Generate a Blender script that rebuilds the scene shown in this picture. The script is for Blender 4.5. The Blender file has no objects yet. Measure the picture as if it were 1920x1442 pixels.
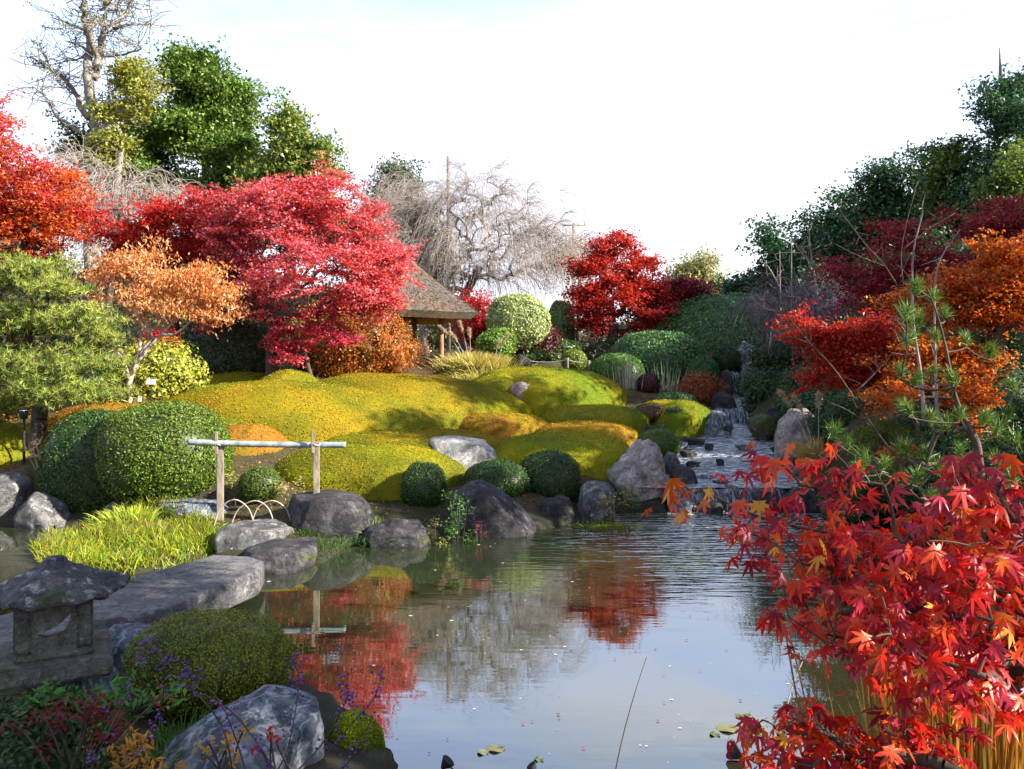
import bpy, bmesh, math, random
import numpy as np
from mathutils import Vector

# ------------------------------------------------------------------ camera, sky, sun, exposure
scene = bpy.context.scene
COL = scene.collection
F = 1493.0; CX = 960.0; HY = 705.0; CH = 2.1      # focal (px of the 1920 frame), horizon row, eye height over the water

cam_d = bpy.data.cameras.new('camera'); cam = bpy.data.objects.new('camera', cam_d); COL.objects.link(cam)
cam.location = (0, 0, CH); cam.rotation_euler = (math.pi/2, 0, 0)
cam_d.sensor_width = 36.0; cam_d.lens = 36.0*F/1920.0; cam_d.shift_y = -(721-HY)/1920.0
cam_d.clip_start = 0.05; cam_d.clip_end = 2000
scene.camera = cam

SUN_EL = math.radians(29); SUN_H = (0.95, -0.312)     # towards the sun: right, behind the camera
world = bpy.data.worlds.new('World'); scene.world = world; world.use_nodes = True
wn = world.node_tree.nodes; wl = world.node_tree.links
for n in list(wn): wn.remove(n)
w_out = wn.new('ShaderNodeOutputWorld'); w_bg = wn.new('ShaderNodeBackground')
sky = wn.new('ShaderNodeTexSky'); sky.sky_type = 'NISHITA'; sky.sun_disc = False
sky.sun_elevation = SUN_EL; sky.sun_rotation = math.atan2(SUN_H[0], SUN_H[1])
sky.air_density = 1.0; sky.dust_density = 1.4; sky.ozone_density = 1.5
w_bg.inputs['Strength'].default_value = 0.047
tc = wn.new('ShaderNodeTexCoord'); mp = wn.new('ShaderNodeMapping'); mp.inputs['Scale'].default_value = (1.0, 1.0, 3.2)
mp.inputs['Location'].default_value = (0.35, 0.2, 0.12)
nz = wn.new('ShaderNodeTexNoise'); nz.inputs['Scale'].default_value = 1.9; nz.inputs['Detail'].default_value = 7; nz.inputs['Roughness'].default_value = 0.55
cr = wn.new('ShaderNodeValToRGB'); cr.color_ramp.elements[0].position = 0.47; cr.color_ramp.elements[1].position = 0.66
sepz = wn.new('ShaderNodeSeparateXYZ'); hz = wn.new('ShaderNodeMapRange')
hz.inputs['From Min'].default_value = 0.36; hz.inputs['From Max'].default_value = 0.60; hz.inputs['To Min'].default_value = 1.0; hz.inputs['To Max'].default_value = 0.0
mx = wn.new('ShaderNodeMath'); mx.operation = 'MAXIMUM'
mix = wn.new('ShaderNodeMixRGB'); veil = wn.new('ShaderNodeMixRGB'); veil.inputs['Color1'].default_value = (6.5, 8.7, 13.8, 1); veil.inputs['Color2'].default_value = (9.6, 10.0, 11.4, 1)
hz2 = wn.new('ShaderNodeMapRange'); hz2.inputs['From Min'].default_value = 0.20; hz2.inputs['From Max'].default_value = 0.37; hz2.inputs['To Min'].default_value = 1.0; hz2.inputs['To Max'].default_value = 0.0
mx2 = wn.new('ShaderNodeMath'); mx2.operation = 'MAXIMUM'
wl.new(tc.outputs['Generated'], mp.inputs['Vector']); wl.new(mp.outputs['Vector'], nz.inputs['Vector']); wl.new(nz.outputs['Fac'], cr.inputs['Fac'])
wl.new(tc.outputs['Generated'], sepz.inputs[0]); wl.new(sepz.outputs['Z'], hz.inputs['Value'])
wl.new(cr.outputs['Color'], mx.inputs[0]); wl.new(hz.outputs['Result'], mx.inputs[1])
wl.new(mx.outputs[0], mix.inputs['Fac']); wl.new(sky.outputs['Color'], mix.inputs['Color1'])
wl.new(sepz.outputs['Z'], hz2.inputs['Value']); wl.new(hz2.outputs['Result'], mx2.inputs[0]); wl.new(cr.outputs['Color'], mx2.inputs[1]); wl.new(mx2.outputs[0], veil.inputs['Fac']); wl.new(veil.outputs['Color'], mix.inputs['Color2'])
wl.new(mix.outputs['Color'], w_bg.inputs['Color']); wl.new(w_bg.outputs['Background'], w_out.inputs['Surface'])

sun_d = bpy.data.lights.new('sun', 'SUN'); sun = bpy.data.objects.new('sun', sun_d); COL.objects.link(sun)
sun_d.energy = 5.0; sun_d.angle = math.radians(0.5); sun_d.color = (1.0, 0.92, 0.78)
SDIR = Vector((SUN_H[0]*math.cos(SUN_EL), SUN_H[1]*math.cos(SUN_EL), math.sin(SUN_EL)))
sun.rotation_euler = SDIR.to_track_quat('Z', 'Y').to_euler(); sun.location = (20, -15, 30)

scene.view_settings.view_transform = 'Standard'; scene.view_settings.look = 'None'
scene.view_settings.gamma = 1.0; scene.view_settings.use_curve_mapping = False
scene.view_settings.exposure = 1.7
scene.cycles.max_bounces = 6; scene.cycles.diffuse_bounces = 3; scene.cycles.glossy_bounces = 3
scene.cycles.transmission_bounces = 3; scene.cycles.transparent_max_bounces = 6
scene.cycles.caustics_reflective = False; scene.cycles.caustics_refractive = False

# ------------------------------------------------------------------ small maths
rng = np.random.default_rng(7)
def P(px, py, Y): return np.array(((px-CX)/F*Y, Y, CH-(py-HY)/F*Y))
def W(Y): return CH*F/Y + HY                                   # image row of the water line at distance Y
def lerp(a, b, t): return a+(b-a)*t
def sstep(a, b, x):
    t = np.clip((x-a)/(b-a), 0, 1); return t*t*(3-2*t)
def _h(ix, iy, iz, s):
    n = (ix*374761393 + iy*668265263 + iz*2147483647 + s*974634777) & 0xFFFFFFFF
    n = ((n ^ (n >> 13))*1274126177) & 0xFFFFFFFF
    return ((n ^ (n >> 16)) & 0xFFFF)/65535.0
def vnoise(p, s=0):
    p = np.asarray(p, float); i = np.floor(p).astype(np.int64); f = p-i; u = f*f*(3-2*f)
    r = 0
    for dx in (0, 1):
        for dy in (0, 1):
            for dz in (0, 1):
                w = (u[:, 0] if dx else 1-u[:, 0])*(u[:, 1] if dy else 1-u[:, 1])*(u[:, 2] if dz else 1-u[:, 2])
                r = r + w*_h(i[:, 0]+dx, i[:, 1]+dy, i[:, 2]+dz, s)
    return r*2-1
def fbm(p, s=0, o=4, g=0.5):
    p = np.asarray(p, float); r = 0; a = 1; t = 0
    for k in range(o): r = r + a*vnoise(p*(2.03**k)+k*17.3, s+k); t += a; a *= g
    return r/t
def unit(v): return v/np.maximum(np.linalg.norm(v, axis=-1, keepdims=True), 1e-9)
def rdir(n): return unit(rng.normal(size=(n, 3)))

# ------------------------------------------------------------------ mesh building
class Geo:
    def __init__(s): s.v = []; s.f = []; s.c = []; s.n = 0
    def add(s, v, f, c=(0.5, 0.5, 0.5)):
        v = np.asarray(v, np.float32); f = np.asarray(f, np.int64)
        if not len(v) or not len(f): return s
        c = np.asarray(c, np.float32)
        if c.ndim == 1: c = np.broadcast_to(c, (len(v), 3))
        s.v.append(v); s.f.append(f+s.n); s.c.append(c); s.n += len(v); return s
    def mesh(s, name, mat, smooth=True):
        me = bpy.data.meshes.new(name)
        if not s.v: return me
        V = np.concatenate(s.v); C = np.concatenate(s.c)
        L = np.concatenate([f.ravel() for f in s.f]); T = np.concatenate([np.full(len(f), f.shape[1]) for f in s.f])
        St = np.concatenate(([0], np.cumsum(T)[:-1]))
        me.vertices.add(len(V)); me.vertices.foreach_set('co', V.ravel())
        me.loops.add(len(L)); me.loops.foreach_set('vertex_index', L.astype(np.int32))
        me.polygons.add(len(T)); me.polygons.foreach_set('loop_start', St.astype(np.int32)); me.polygons.foreach_set('loop_total', T.astype(np.int32))
        me.polygons.foreach_set('use_smooth', np.full(len(T), bool(smooth)))
        me.update(calc_edges=True)
        a = me.color_attributes.new('Col', 'FLOAT_COLOR', 'POINT')
        a.data.foreach_set('color', np.concatenate([C, np.ones((len(C), 1), np.float32)], 1).ravel())
        if mat: me.materials.append(mat)
        return me
def link(name, me, parent=None, loc=None):
    o = bpy.data.objects.new(name, me); COL.objects.link(o)
    if loc is not None: o.location = tuple(float(x) for x in loc)
    if parent is not None: o.parent = parent
    return o
def tag(o, label=None, cat=None, group=None, kind=None):
    if label: o['label'] = label
    if cat: o['category'] = cat
    if group: o['group'] = group
    if kind: o['kind'] = kind
    return o
def thing(name, label, cat, loc, group=None, rz=0):
    o = bpy.data.objects.new(name, None); COL.objects.link(o); o.empty_display_size = 0.1
    o.location = tuple(float(x) for x in loc); o.rotation_euler.z = rz
    return tag(o, label, cat, group)
def put(g, name, mat, parent, smooth=True):
    """geometry given in world space, child of an unrotated Empty"""
    off = np.array(parent.location, dtype=np.float32)
    p = parent.parent
    while p is not None: off = off+np.array(p.location, dtype=np.float32); p = p.parent
    g.v = [v-off for v in g.v]
    return link(name, g.mesh(name, mat, smooth), parent)
def solo(g, name, mat, loc, label, cat, group=None, kind=None, smooth=True):
    off = np.array(loc, dtype=np.float32); g.v = [v-off for v in g.v]
    return tag(link(name, g.mesh(name, mat, smooth), None, loc), label, cat, group, kind)

_ico = {}
def ico(n):
    if n not in _ico:
        b = bmesh.new(); bmesh.ops.create_icosphere(b, subdivisions=n, radius=1)
        _ico[n] = (np.array([v.co[:] for v in b.verts]), np.array([[v.index for v in f.verts] for f in b.faces])); b.free()
    return _ico[n]
def frame(d):
    d = unit(d); a = np.where(np.abs(d[:, 2:3]) > 0.9, np.array([[1., 0, 0]]), np.array([[0, 0, 1.]]))
    u = unit(np.cross(a, d)); return u, np.cross(d, u)
def tubes(A, B, ra, rb, n=5):
    A = np.asarray(A, float); B = np.asarray(B, float); ra = np.asarray(ra, float); rb = np.asarray(rb, float)
    u, w = frame(B-A); t = np.arange(n)*2*np.pi/n; c = np.cos(t)[None, :, None]; s = np.sin(t)[None, :, None]
    ring = u[:, None, :]*c+w[:, None, :]*s
    v = np.concatenate([A[:, None, :]+ring*ra[:, None, None], B[:, None, :]+ring*rb[:, None, None]], 1)
    k = np.arange(n); f = np.stack([k, (k+1) % n, (k+1) % n+n, k+n], 1)
    return v.reshape(-1, 3), (f[None]+(np.arange(len(A))*2*n)[:, None, None]).reshape(-1, 4)
def path_tube(pts, r, n=8, cap=True):
    """continuous tube along a polyline"""
    pts = np.asarray(pts, float); m = len(pts); r = np.broadcast_to(np.asarray(r, float), (m,))
    d = np.gradient(pts, axis=0); u, w = frame(d)
    for i in range(1, m):
        if np.dot(u[i], u[i-1]) < 0: u[i] = -u[i]; w[i] = -w[i]
    t = np.arange(n)*2*np.pi/n
    v = pts[:, None, :]+(u[:, None, :]*np.cos(t)[None, :, None]+w[:, None, :]*np.sin(t)[None, :, None])*r[:, None, None]
    v = v.reshape(-1, 3); f = []
    for i in range(m-1):
        for k in range(n): f.append((i*n+k, i*n+(k+1) % n, (i+1)*n+(k+1) % n, (i+1)*n+k))
    f = np.array(f)
    if cap:
        v = np.concatenate([v, pts[:1], pts[-1:]]); a = m*n; e = []
        for k in range(n): e.append((a, (k+1) % n, k, k)); e.append((a+1, (m-1)*n+k, (m-1)*n+(k+1) % n, (m-1)*n+(k+1) % n))
        tri = np.array(e)[:, :3]
        return v, f, tri
    return v, f, None
def add_path(g, pts, r, n=8, c=(0.5, 0.5, 0.5)):
    v, f, t = path_tube(pts, r, n); base = g.n; g.add(v, f, c)
    g.f.append(t+base); return g
def bez(p0, p1, p2, n=10):
    t = np.linspace(0, 1, n)[:, None]; p0, p1, p2 = map(np.asarray, (p0, p1, p2))
    return (1-t)**2*p0+2*t*(1-t)*p1+t*t*p2
def smoothpath(pts, n=6):
    """Catmull-Rom through the points"""
    p = np.asarray(pts, float); p = np.concatenate([p[:1]*2-p[1:2], p, p[-1:]*2-p[-2:-1]]); out = []
    for i in range(1, len(p)-2):
        for t in np.linspace(0, 1, n, endpoint=False):
            a, b, c, d = p[i-1:i+3]
            out.append(0.5*((2*b)+(c-a)*t+(2*a-5*b+4*c-d)*t*t+(3*b-a-3*c+d)*t**3))
    out.append(p[-2]); return np.array(out)
def leaves(C, N, T, L, Wd, fold=0.25, tri=False):
    """rhombic folded leaves: centres, normals, directions, length, width -> verts, tris"""
    T = unit(T-N*np.sum(T*N, 1, keepdims=True)); B = np.cross(N, T)
    L = np.broadcast_to(L, (len(C),))[:, None]; Wd = np.broadcast_to(Wd, (len(C),))[:, None]
    if tri:
        v = np.stack([C-T*L*.4+B*Wd*.62, C+T*L*.6, C-T*L*.4-B*Wd*.62], 1).reshape(-1, 3); return v, np.arange(len(C)*3).reshape(-1, 3)
    a = C-T*L*.5; b = C+T*L*.5; m = C-T*L*.05
    v = np.stack([a, m+B*Wd*.5+N*Wd*fold, b, m-B*Wd*.5+N*Wd*fold], 1).reshape(-1, 3)
    f = (np.array([[0, 1, 2], [0, 2, 3]])[None]+(np.arange(len(C))*4)[:, None, None]).reshape(-1, 3)
    return v, f
def blades(A, D, L, Wd, droop=0.0, seg=1):
    """thin tapering blades from A along D; droop bends them down"""
    n = len(A); D = unit(D); u, _ = frame(D+rng.normal(size=D.shape)*.01); S = unit(np.cross(D, rdir(n)))
    L = np.broadcast_to(L, (n,))[:, None]; Wd = np.broadcast_to(Wd, (n,))[:, None]; dr = np.broadcast_to(droop, (n,))[:, None]
    vs = []
    for k in range(seg):
        t = k/seg; c = A+D*L*t-np.array([[0, 0, 1.]])*dr*L*t*t; w = Wd*.5*(1-.55*t)
        vs += [c-S*w, c+S*w]
    vs.append(A+D*L-np.array([[0, 0, 1.]])*dr*L)
    v = np.stack(vs, 1); m = v.shape[1]; f = []
    for k in range(seg-1): f += [(2*k, 2*k+1, 2*k+3), (2*k, 2*k+3, 2*k+2)]
    f.append((2*seg-2, 2*seg-1, 2*seg)); f = np.array(f)
    return v.reshape(-1, 3), (f[None]+(np.arange(n)*m)[:, None, None]).reshape(-1, 3), m
def scatter(V, Fc, n, up=-2.0):
    V = np.asarray(V, float); t = np.asarray(Fc)
    if t.shape[1] == 4: t = np.concatenate([t[:, [0, 1, 2]], t[:, [0, 2, 3]]])
    a, b, c = V[t[:, 0]], V[t[:, 1]], V[t[:, 2]]; cr_ = np.cross(b-a, c-a); ar = np.linalg.norm(cr_, axis=1)
    nn = unit(cr_); ar = np.where(nn[:, 2] < up, 0, ar); i = rng.choice(len(t), n, p=ar/ar.sum())
    r1 = np.sqrt(rng.random(n))[:, None]; r2 = rng.random(n)[:, None]
    return a[i]*(1-r1)+b[i]*r1*(1-r2)+c[i]*r1*r2, nn[i]
def pal(p, cols, seed=0, freq=1.0, jit=0.12, rep=1, rand=0.35):
    """base colours by patches (leaf colour varying over the plant) plus per-leaf variation"""
    n = len(p); cols = np.array(cols, float); k = len(cols)
    t = (0.5+0.75*fbm(p*freq, seed, 3))*(1-rand)+rng.random(n)*rand; t = np.clip(t, 0, .999)*(k-1)
    i = t.astype(int); fr = (t-i)[:, None]; c = cols[i]*(1-fr)+cols[np.minimum(i+1, k-1)]*fr
    c = c*(1+rng.normal(size=(n, 1))*jit)*(1+rng.normal(size=(n, 3))*jit*.3)
    c = np.clip(c, 0.002, 0.9)
    return np.repeat(c, rep, 0) if rep > 1 else c

# ------------------------------------------------------------------ materials
def newmat(name):
    m = bpy.data.materials.new(name); m.use_nodes = True; n = m.node_tree.nodes; l = m.node_tree.links
    return m, n, l, n['Principled BSDF'], n['Material Output']
def leaf_mat(name, trans=0.35, rough=0.45, spec=0.35, tint=(1.15, 1.1, 0.7), bump=False):
    m, n, l, b, o = newmat(name)
    a = n.new('ShaderNodeAttribute'); a.attribute_name = 'Col'
    l.new(a.outputs['Color'], b.inputs['Base Color']); b.inputs['Roughness'].default_value = rough
    b.inputs['Specular IOR Level'].default_value = spec
    t = n.new('ShaderNodeBsdfTranslucent'); mu = n.new('ShaderNodeMixRGB'); mu.blend_type = 'MULTIPLY'; mu.inputs['Fac'].default_value = 1
    mu.inputs['Color2'].default_value = (*tint, 1); l.new(a.outputs['Color'], mu.inputs['Color1']); l.new(mu.outputs['Color'], t.inputs['Color'])
    mx = n.new('ShaderNodeMixShader'); mx.inputs[0].default_value = trans
    l.new(b.outputs[0], mx.inputs[1]); l.new(t.outputs[0], mx.inputs[2]); l.new(mx.outputs[0], o.inputs['Surface'])
    return m
M = {}
M['leaf'] = leaf_mat('evergreen_leaves', 0.25, 0.42, 0.4)
M['red'] = leaf_mat('autumn_leaves', 0.42, 0.4, 0.4, (1.25, 1.2, 0.9))
M['needle'] = leaf_mat('pine_needles', 0.2, 0.45, 0.4)
M['grass'] = leaf_mat('grass_blades', 0.4, 0.45, 0.3)
M['moss'] = leaf_mat('moss_tufts', 0.2, 0.8, 0.1)
def bark_mat(name, c1, c2, scale=12, bump=0.6):
    m, n, l, b, o = newmat(name); tc = n.new('ShaderNodeTexCoord'); mp = n.new('ShaderNodeMapping'); mp.inputs['Scale'].default_value = (1, 1, 0.3)
    nz = n.new('ShaderNodeTexNoise'); nz.inputs['Scale'].default_value = scale; nz.inputs['Detail'].default_value = 6; nz.inputs['Roughness'].default_value = .65
    r = n.new('ShaderNodeValToRGB'); r.color_ramp.elements[0].position = .35; r.color_ramp.elements[1].position = .68
    r.color_ramp.elements[0].color = (*c1, 1); r.color_ramp.elements[1].color = (*c2, 1)
    bm = n.new('ShaderNodeBump'); bm.inputs['Strength'].default_value = bump; bm.inputs['Distance'].default_value = 0.02
    l.new(tc.outputs['Object'], mp.inputs[0]); l.new(mp.outputs[0], nz.inputs['Vector']); l.new(nz.outputs['Fac'], r.inputs[0]); l.new(r.outputs[0], b.inputs['Base Color'])
    l.new(nz.outputs['Fac'], bm.inputs['Height']); l.new(bm.outputs[0], b.inputs['Normal']); b.inputs['Roughness'].default_value = .85
    b.inputs['Specular IOR Level'].default_value = .2
    return m
M['bark'] = bark_mat('dark_bark', (.035, .026, .02), (.12, .09, .07))
M['greybark'] = bark_mat('grey_bark', (.13, .11, .095), (.34, .30, .27))
M['palebark'] = bark_mat('pale_bark', (.28, .22, .18), (.58, .50, .44))
M['twig'] = bark_mat('weeping_twigs', (.24, .20, .18), (.46, .41, .38), 4)
M['purpletwig'] = bark_mat('purple_twigs', (.10, .07, .10), (.22, .16, .20), 4)
M['wood'] = bark_mat('weathered_wood', (.16, .09, .045), (.36, .22, .12), 9, .3)
M['postwood'] = bark_mat('grey_post_wood', (.12, .095, .075), (.30, .25, .20), 18, .4)
M['reed'] = bark_mat('dry_reed', (.30, .16, .05), (.5, .3, .1), 6)
M['darkmetal'] = bark_mat('dark_metal', (.02, .02, .022), (.04, .04, .04), 6, .1)
M['paleplate'] = bark_mat('pale_plate', (.5, .5, .52), (.6, .6, .62), 6, .05)
M['rope'] = bark_mat('rope_fibre', (.35, .33, .3), (.55, .52, .48), 60, .5)
M['plaster'] = bark_mat('earth_plaster', (.30, .20, .14), (.46, .33, .25), 5, .2)

def rock_mat(name, dark, mid, light, vein=0.0, lichen=(0.30, 0.31, 0.27), lich=0.25, moss=0.0, scale=3.0, vcol=(.62, .62, .64), rough=.75):
    m, n, l, b, o = newmat(name); tc = n.new('ShaderNodeTexCoord')
    n1 = n.new('ShaderNodeTexNoise'); n1.inputs['Scale'].default_value = scale*1.5; n1.inputs['Detail'].default_value = 10; n1.inputs['Roughness'].default_value = .68
    n1.inputs['Distortion'].default_value = .15
    r = n.new('ShaderNodeValToRGB'); e = r.color_ramp.elements; e[0].position = .32; e[0].color = (*dark, 1); e[1].position = .72; e[1].color = (*light, 1)
    k = e.new(.5); k.color = (*mid, 1)
    l.new(tc.outputs['Object'], n1.inputs['Vector']); l.new(n1.outputs['Fac'], r.inputs[0]); cur = r.outputs[0]
    def over(cur, fac, col):
        mm = n.new('ShaderNodeMixRGB'); mm.inputs['Color2'].default_value = (*col, 1); l.new(cur, mm.inputs['Color1']); l.new(fac, mm.inputs['Fac']); return mm.outputs[0]
    if vein > 0:
        wv = n.new('ShaderNodeTexWave'); wv.inputs['Scale'].default_value = 3.2; wv.inputs['Distortion'].default_value = 14; wv.inputs['Detail'].default_value = 5
        wv.inputs['Detail Scale'].default_value = 1.6
        l.new(tc.outputs['Object'], wv.inputs['Vector']); r2 = n.new('ShaderNodeValToRGB'); r2.color_ramp.elements[0].position = .72; r2.color_ramp.elements[1].position = .97
        mu = n.new('ShaderNodeMath'); mu.operation = 'MULTIPLY'; mu.inputs[1].default_value = vein
        l.new(wv.outputs['Fac'], r2.inputs[0]); l.new(r2.outputs[0], mu.inputs[0]); cur = over(cur, mu.outputs[0], vcol)
    if lich > 0:
        n2 = n.new('ShaderNodeTexNoise'); n2.inputs['Scale'].default_value = scale*3.1; n2.inputs['Detail'].default_value = 5; n2.inputs['Roughness'].default_value = .6
        l.new(tc.outputs['Object'], n2.inputs['Vector']); r3 = n.new('ShaderNodeValToRGB'); r3.color_ramp.elements[0].position = .68-lich*.5; r3.color_ramp.elements[1].position = .76-lich*.5
        l.new(n2.outputs['Fac'], r3.inputs[0]); mu = n.new('ShaderNodeMath'); mu.operation = 'MULTIPLY'; mu.inputs[1].default_value = .8
        l.new(r3.outputs[0], mu.inputs[0]); cur = over(cur, mu.outputs[0], lichen)
    if moss > 0:
        n3 = n.new('ShaderNodeTexNoise'); n3.inputs['Scale'].default_value = 4; n3.inputs['Detail'].default_value = 6; l.new(tc.outputs['Object'], n3.inputs['Vector'])
        r4 = n.new('ShaderNodeValToRGB'); r4.color_ramp.elements[0].position = .66-moss*.4; r4.color_ramp.elements[1].position = .74-moss*.4
        l.new(n3.outputs['Fac'], r4.inputs[0]); cur = over(cur, r4.outputs[0], (.06, .075, .02))
    l.new(cur, b.inputs['Base Color']); b.inputs['Roughness'].default_value = rough; b.inputs['Specular IOR Level'].default_value = .3
    n4 = n.new('ShaderNodeTexNoise'); n4.inputs['Scale'].default_value = scale*5; n4.inputs['Detail'].default_value = 8; n4.inputs['Roughness'].default_value = .7
    l.new(tc.outputs['Object'], n4.inputs['Vector']); bm = n.new('ShaderNodeBump'); bm.inputs['Strength'].default_value = .9; bm.inputs['Distance'].default_value = .035
    vo = n.new('ShaderNodeTexVoronoi'); vo.feature = 'DISTANCE_TO_EDGE'; vo.inputs['Scale'].default_value = scale*1.3; ad = n.new('ShaderNodeVectorMath'); ad.operation = 'ADD'
    l.new(tc.outputs['Object'], ad.inputs[0]); l.new(n1.outputs['Color'], ad.inputs[1]); l.new(ad.outputs[0], vo.inputs['Vector'])
    vr = n.new('ShaderNodeMapRange'); vr.inputs['From Max'].default_value = .06; l.new(vo.outputs['Distance'], vr.inputs['Value']); sm = n.new('ShaderNodeMath'); sm.operation = 'MULTIPLY_ADD'; sm.inputs[1].default_value = .35
    l.new(vr.outputs[0], sm.inputs[0]); l.new(n4.outputs['Fac'], sm.inputs[2]); l.new(sm.outputs[0], bm.inputs['Height']); l.new(bm.outputs[0], b.inputs['Normal'])
    return m
M['rock_white'] = rock_mat('pale_grey_stone', (.22, .205, .20), (.44, .42, .41), (.66, .64, .62), 0, (.16, .15, .14), .2, scale=2.2)
M['rock_grey'] = rock_mat('grey_stone', (.04, .04, .045), (.11, .107, .11), (.24, .23, .225), 0, (.34, .34, .33), .22)
M['rock_dark'] = rock_mat('dark_purplish_stone', (.014, .013, .016), (.04, .037, .043), (.12, .11, .12), 0, (.20, .20, .18), .12, .08)
M['rock_blue'] = rock_mat('blue_grey_veined_stone', (.04, .048, .065), (.11, .13, .165), (.34, .37, .42), .3, (.45, .47, .5), .2, scale=2.6, vcol=(.6, .63, .7))
M['rock_pink'] = rock_mat('pinkish_stone', (.14, .11, .105), (.34, .285, .27), (.56, .50, .475), 0, (.2, .18, .17), .2)
M['rock_moss'] = rock_mat('mossy_stone', (.05, .05, .04), (.12, .12, .10), (.26, .25, .22), .05, (.30, .32, .25), .25, .75)
M['slab'] = rock_mat('bridge_stone', (.075, .073, .085), (.15, .145, .16), (.24, .23, .235), .05, (.30, .30, .29), .16, .12, scale=5)
M['lantern'] = rock_mat('lantern_stone', (.09, .088, .075), (.17, .165, .14), (.26, .25, .22), .0, (.35, .37, .35), .14, .1, scale=7)
M['lanternroof'] = rock_mat('lantern_roof_stone', (.035, .035, .045), (.085, .08, .09), (.19, .17, .165), .0, (.42, .43, .45), .24, .15, scale=5)

def thatch_mat():
    m, n, l, b, o = newmat('thatch'); tc = n.new('ShaderNodeTexCoord'); mp = n.new('ShaderNodeMapping'); mp.inputs['Scale'].default_value = (5, 5, 30)
    nz = n.new('ShaderNodeTexNoise'); nz.inputs['Scale'].default_value = 2.4; nz.inputs['Detail'].default_value = 8; nz.inputs['Roughness'].default_value = .7
    n2 = n.new('ShaderNodeTexNoise'); n2.inputs['Scale'].default_value = 1.2; n2.inputs['Detail'].default_value = 4
    r = n.new('ShaderNodeValToRGB'); r.color_ramp.elements[0].position = .3; r.color_ramp.elements[1].position = .7
    r.color_ramp.elements[0].color = (.13, .10, .08, 1); r.color_ramp.elements[1].color = (.36, .29, .235, 1)
    m2 = n.new('ShaderNodeMixRGB'); m2.blend_type = 'MULTIPLY'; m2.inputs['Fac'].default_value = .5
    l.new(tc.outputs['Object'], mp.inputs[0]); l.new(mp.outputs[0], nz.inputs[0]); l.new(nz.outputs['Fac'], r.inputs[0]); l.new(tc.outputs['Object'], n2.inputs[0])
    l.new(r.outputs[0], m2.inputs['Color1']); l.new(n2.outputs['Color'], m2.inputs['Color2']); l.new(m2.outputs[0], b.inputs['Base Color'])
    bm = n.new('ShaderNodeBump'); bm.inputs['Strength'].default_value = 1; bm.inputs['Distance'].default_value = .05
    l.new(nz.outputs['Fac'], bm.inputs['Height']); l.new(bm.outputs[0], b.inputs['Normal']); b.inputs['Roughness'].default_value = .95; b.inputs['Specular IOR Level'].default_value = .05
    return m
M['thatch'] = thatch_mat()
def bamboo_mat():
    m, n, l, b, o = newmat('weathered_bamboo'); tc = n.new('ShaderNodeTexCoord')
    nz = n.new('ShaderNodeTexNoise'); nz.inputs['Scale'].default_value = 9; nz.inputs['Detail'].default_value = 5
    r = n.new('ShaderNodeValToRGB'); r.color_ramp.elements[0].color = (.16, .20, .20, 1); r.color_ramp.elements[1].color = (.36, .40, .38, 1)
    r.color_ramp.elements[0].position = .35; r.color_ramp.elements[1].position = .65
    l.new(tc.outputs['Object'], nz.inputs[0]); l.new(nz.outputs['Fac'], r.inputs[0]); l.new(r.outputs[0], b.inputs['Base Color']); b.inputs['Roughness'].default_value = .4
    return m
M['bamboo'] = bamboo_mat()

def ground_mat():
    m, n, l, b, o = newmat('leaf_litter_soil'); tc = n.new('ShaderNodeTexCoord')
    n1 = n.new('ShaderNodeTexNoise'); n1.inputs['Scale'].default_value = .8; n1.inputs['Detail'].default_value = 6; n1.inputs['Roughness'].default_value = .6
    n2 = n.new('ShaderNodeTexNoise'); n2.inputs['Scale'].default_value = 22; n2.inputs['Detail'].default_value = 8; n2.inputs['Roughness'].default_value = .7
    r = n.new('ShaderNodeValToRGB'); e = r.color_ramp.elements; e[0].position = .35; e[0].color = (.030, .030, .012, 1); e[1].position = .62; e[1].color = (.11, .065, .03, 1)
    k = e.new(.5); k.color = (.055, .052, .014, 1)
    r2 = n.new('ShaderNodeValToRGB'); r2.color_ramp.elements[0].position = .35; r2.color_ramp.elements[1].position = .7; r2.color_ramp.elements[0].color = (.45, .45, .45, 1)
    r2.color_ramp.elements[1].color = (1.4, 1.3, 1.2, 1)
    mu = n.new('ShaderNodeMixRGB'); mu.blend_type = 'MULTIPLY'; mu.inputs['Fac'].default_value = 1
    l.new(tc.outputs['Object'], n1.inputs[0]); l.new(tc.outputs['Object'], n2.inputs[0]); l.new(n1.outputs['Fac'], r.inputs[0]); l.new(n2.outputs['Fac'], r2.inputs[0])
    l.new(r.outputs[0], mu.inputs['Color1']); l.new(r2.outputs[0], mu.inputs['Color2']); sz = n.new('ShaderNodeSeparateXYZ'); l.new(tc.outputs['Object'], sz.inputs[0]); wt = n.new('ShaderNodeMapRange')
    wt.inputs['From Min'].default_value = .05; wt.inputs['From Max'].default_value = .32; wt.inputs['To Min'].default_value = .75; wt.inputs['To Max'].default_value = 0; l.new(sz.outputs['Z'], wt.inputs['Value'])
    wm = n.new('ShaderNodeMixRGB'); wm.inputs['Color2'].default_value = (.012, .013, .006, 1); l.new(wt.outputs[0], wm.inputs['Fac']); l.new(mu.outputs[0], wm.inputs['Color1']); l.new(wm.outputs[0], b.inputs['Base Color']); b.inputs['Roughness'].default_value = .9
    bm = n.new('ShaderNodeBump'); bm.inputs['Strength'].default_value = .8; bm.inputs['Distance'].default_value = .04; l.new(n2.outputs['Fac'], bm.inputs['Height']); l.new(bm.outputs[0], b.inputs['Normal'])
    return m
M['ground'] = ground_mat()

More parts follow.
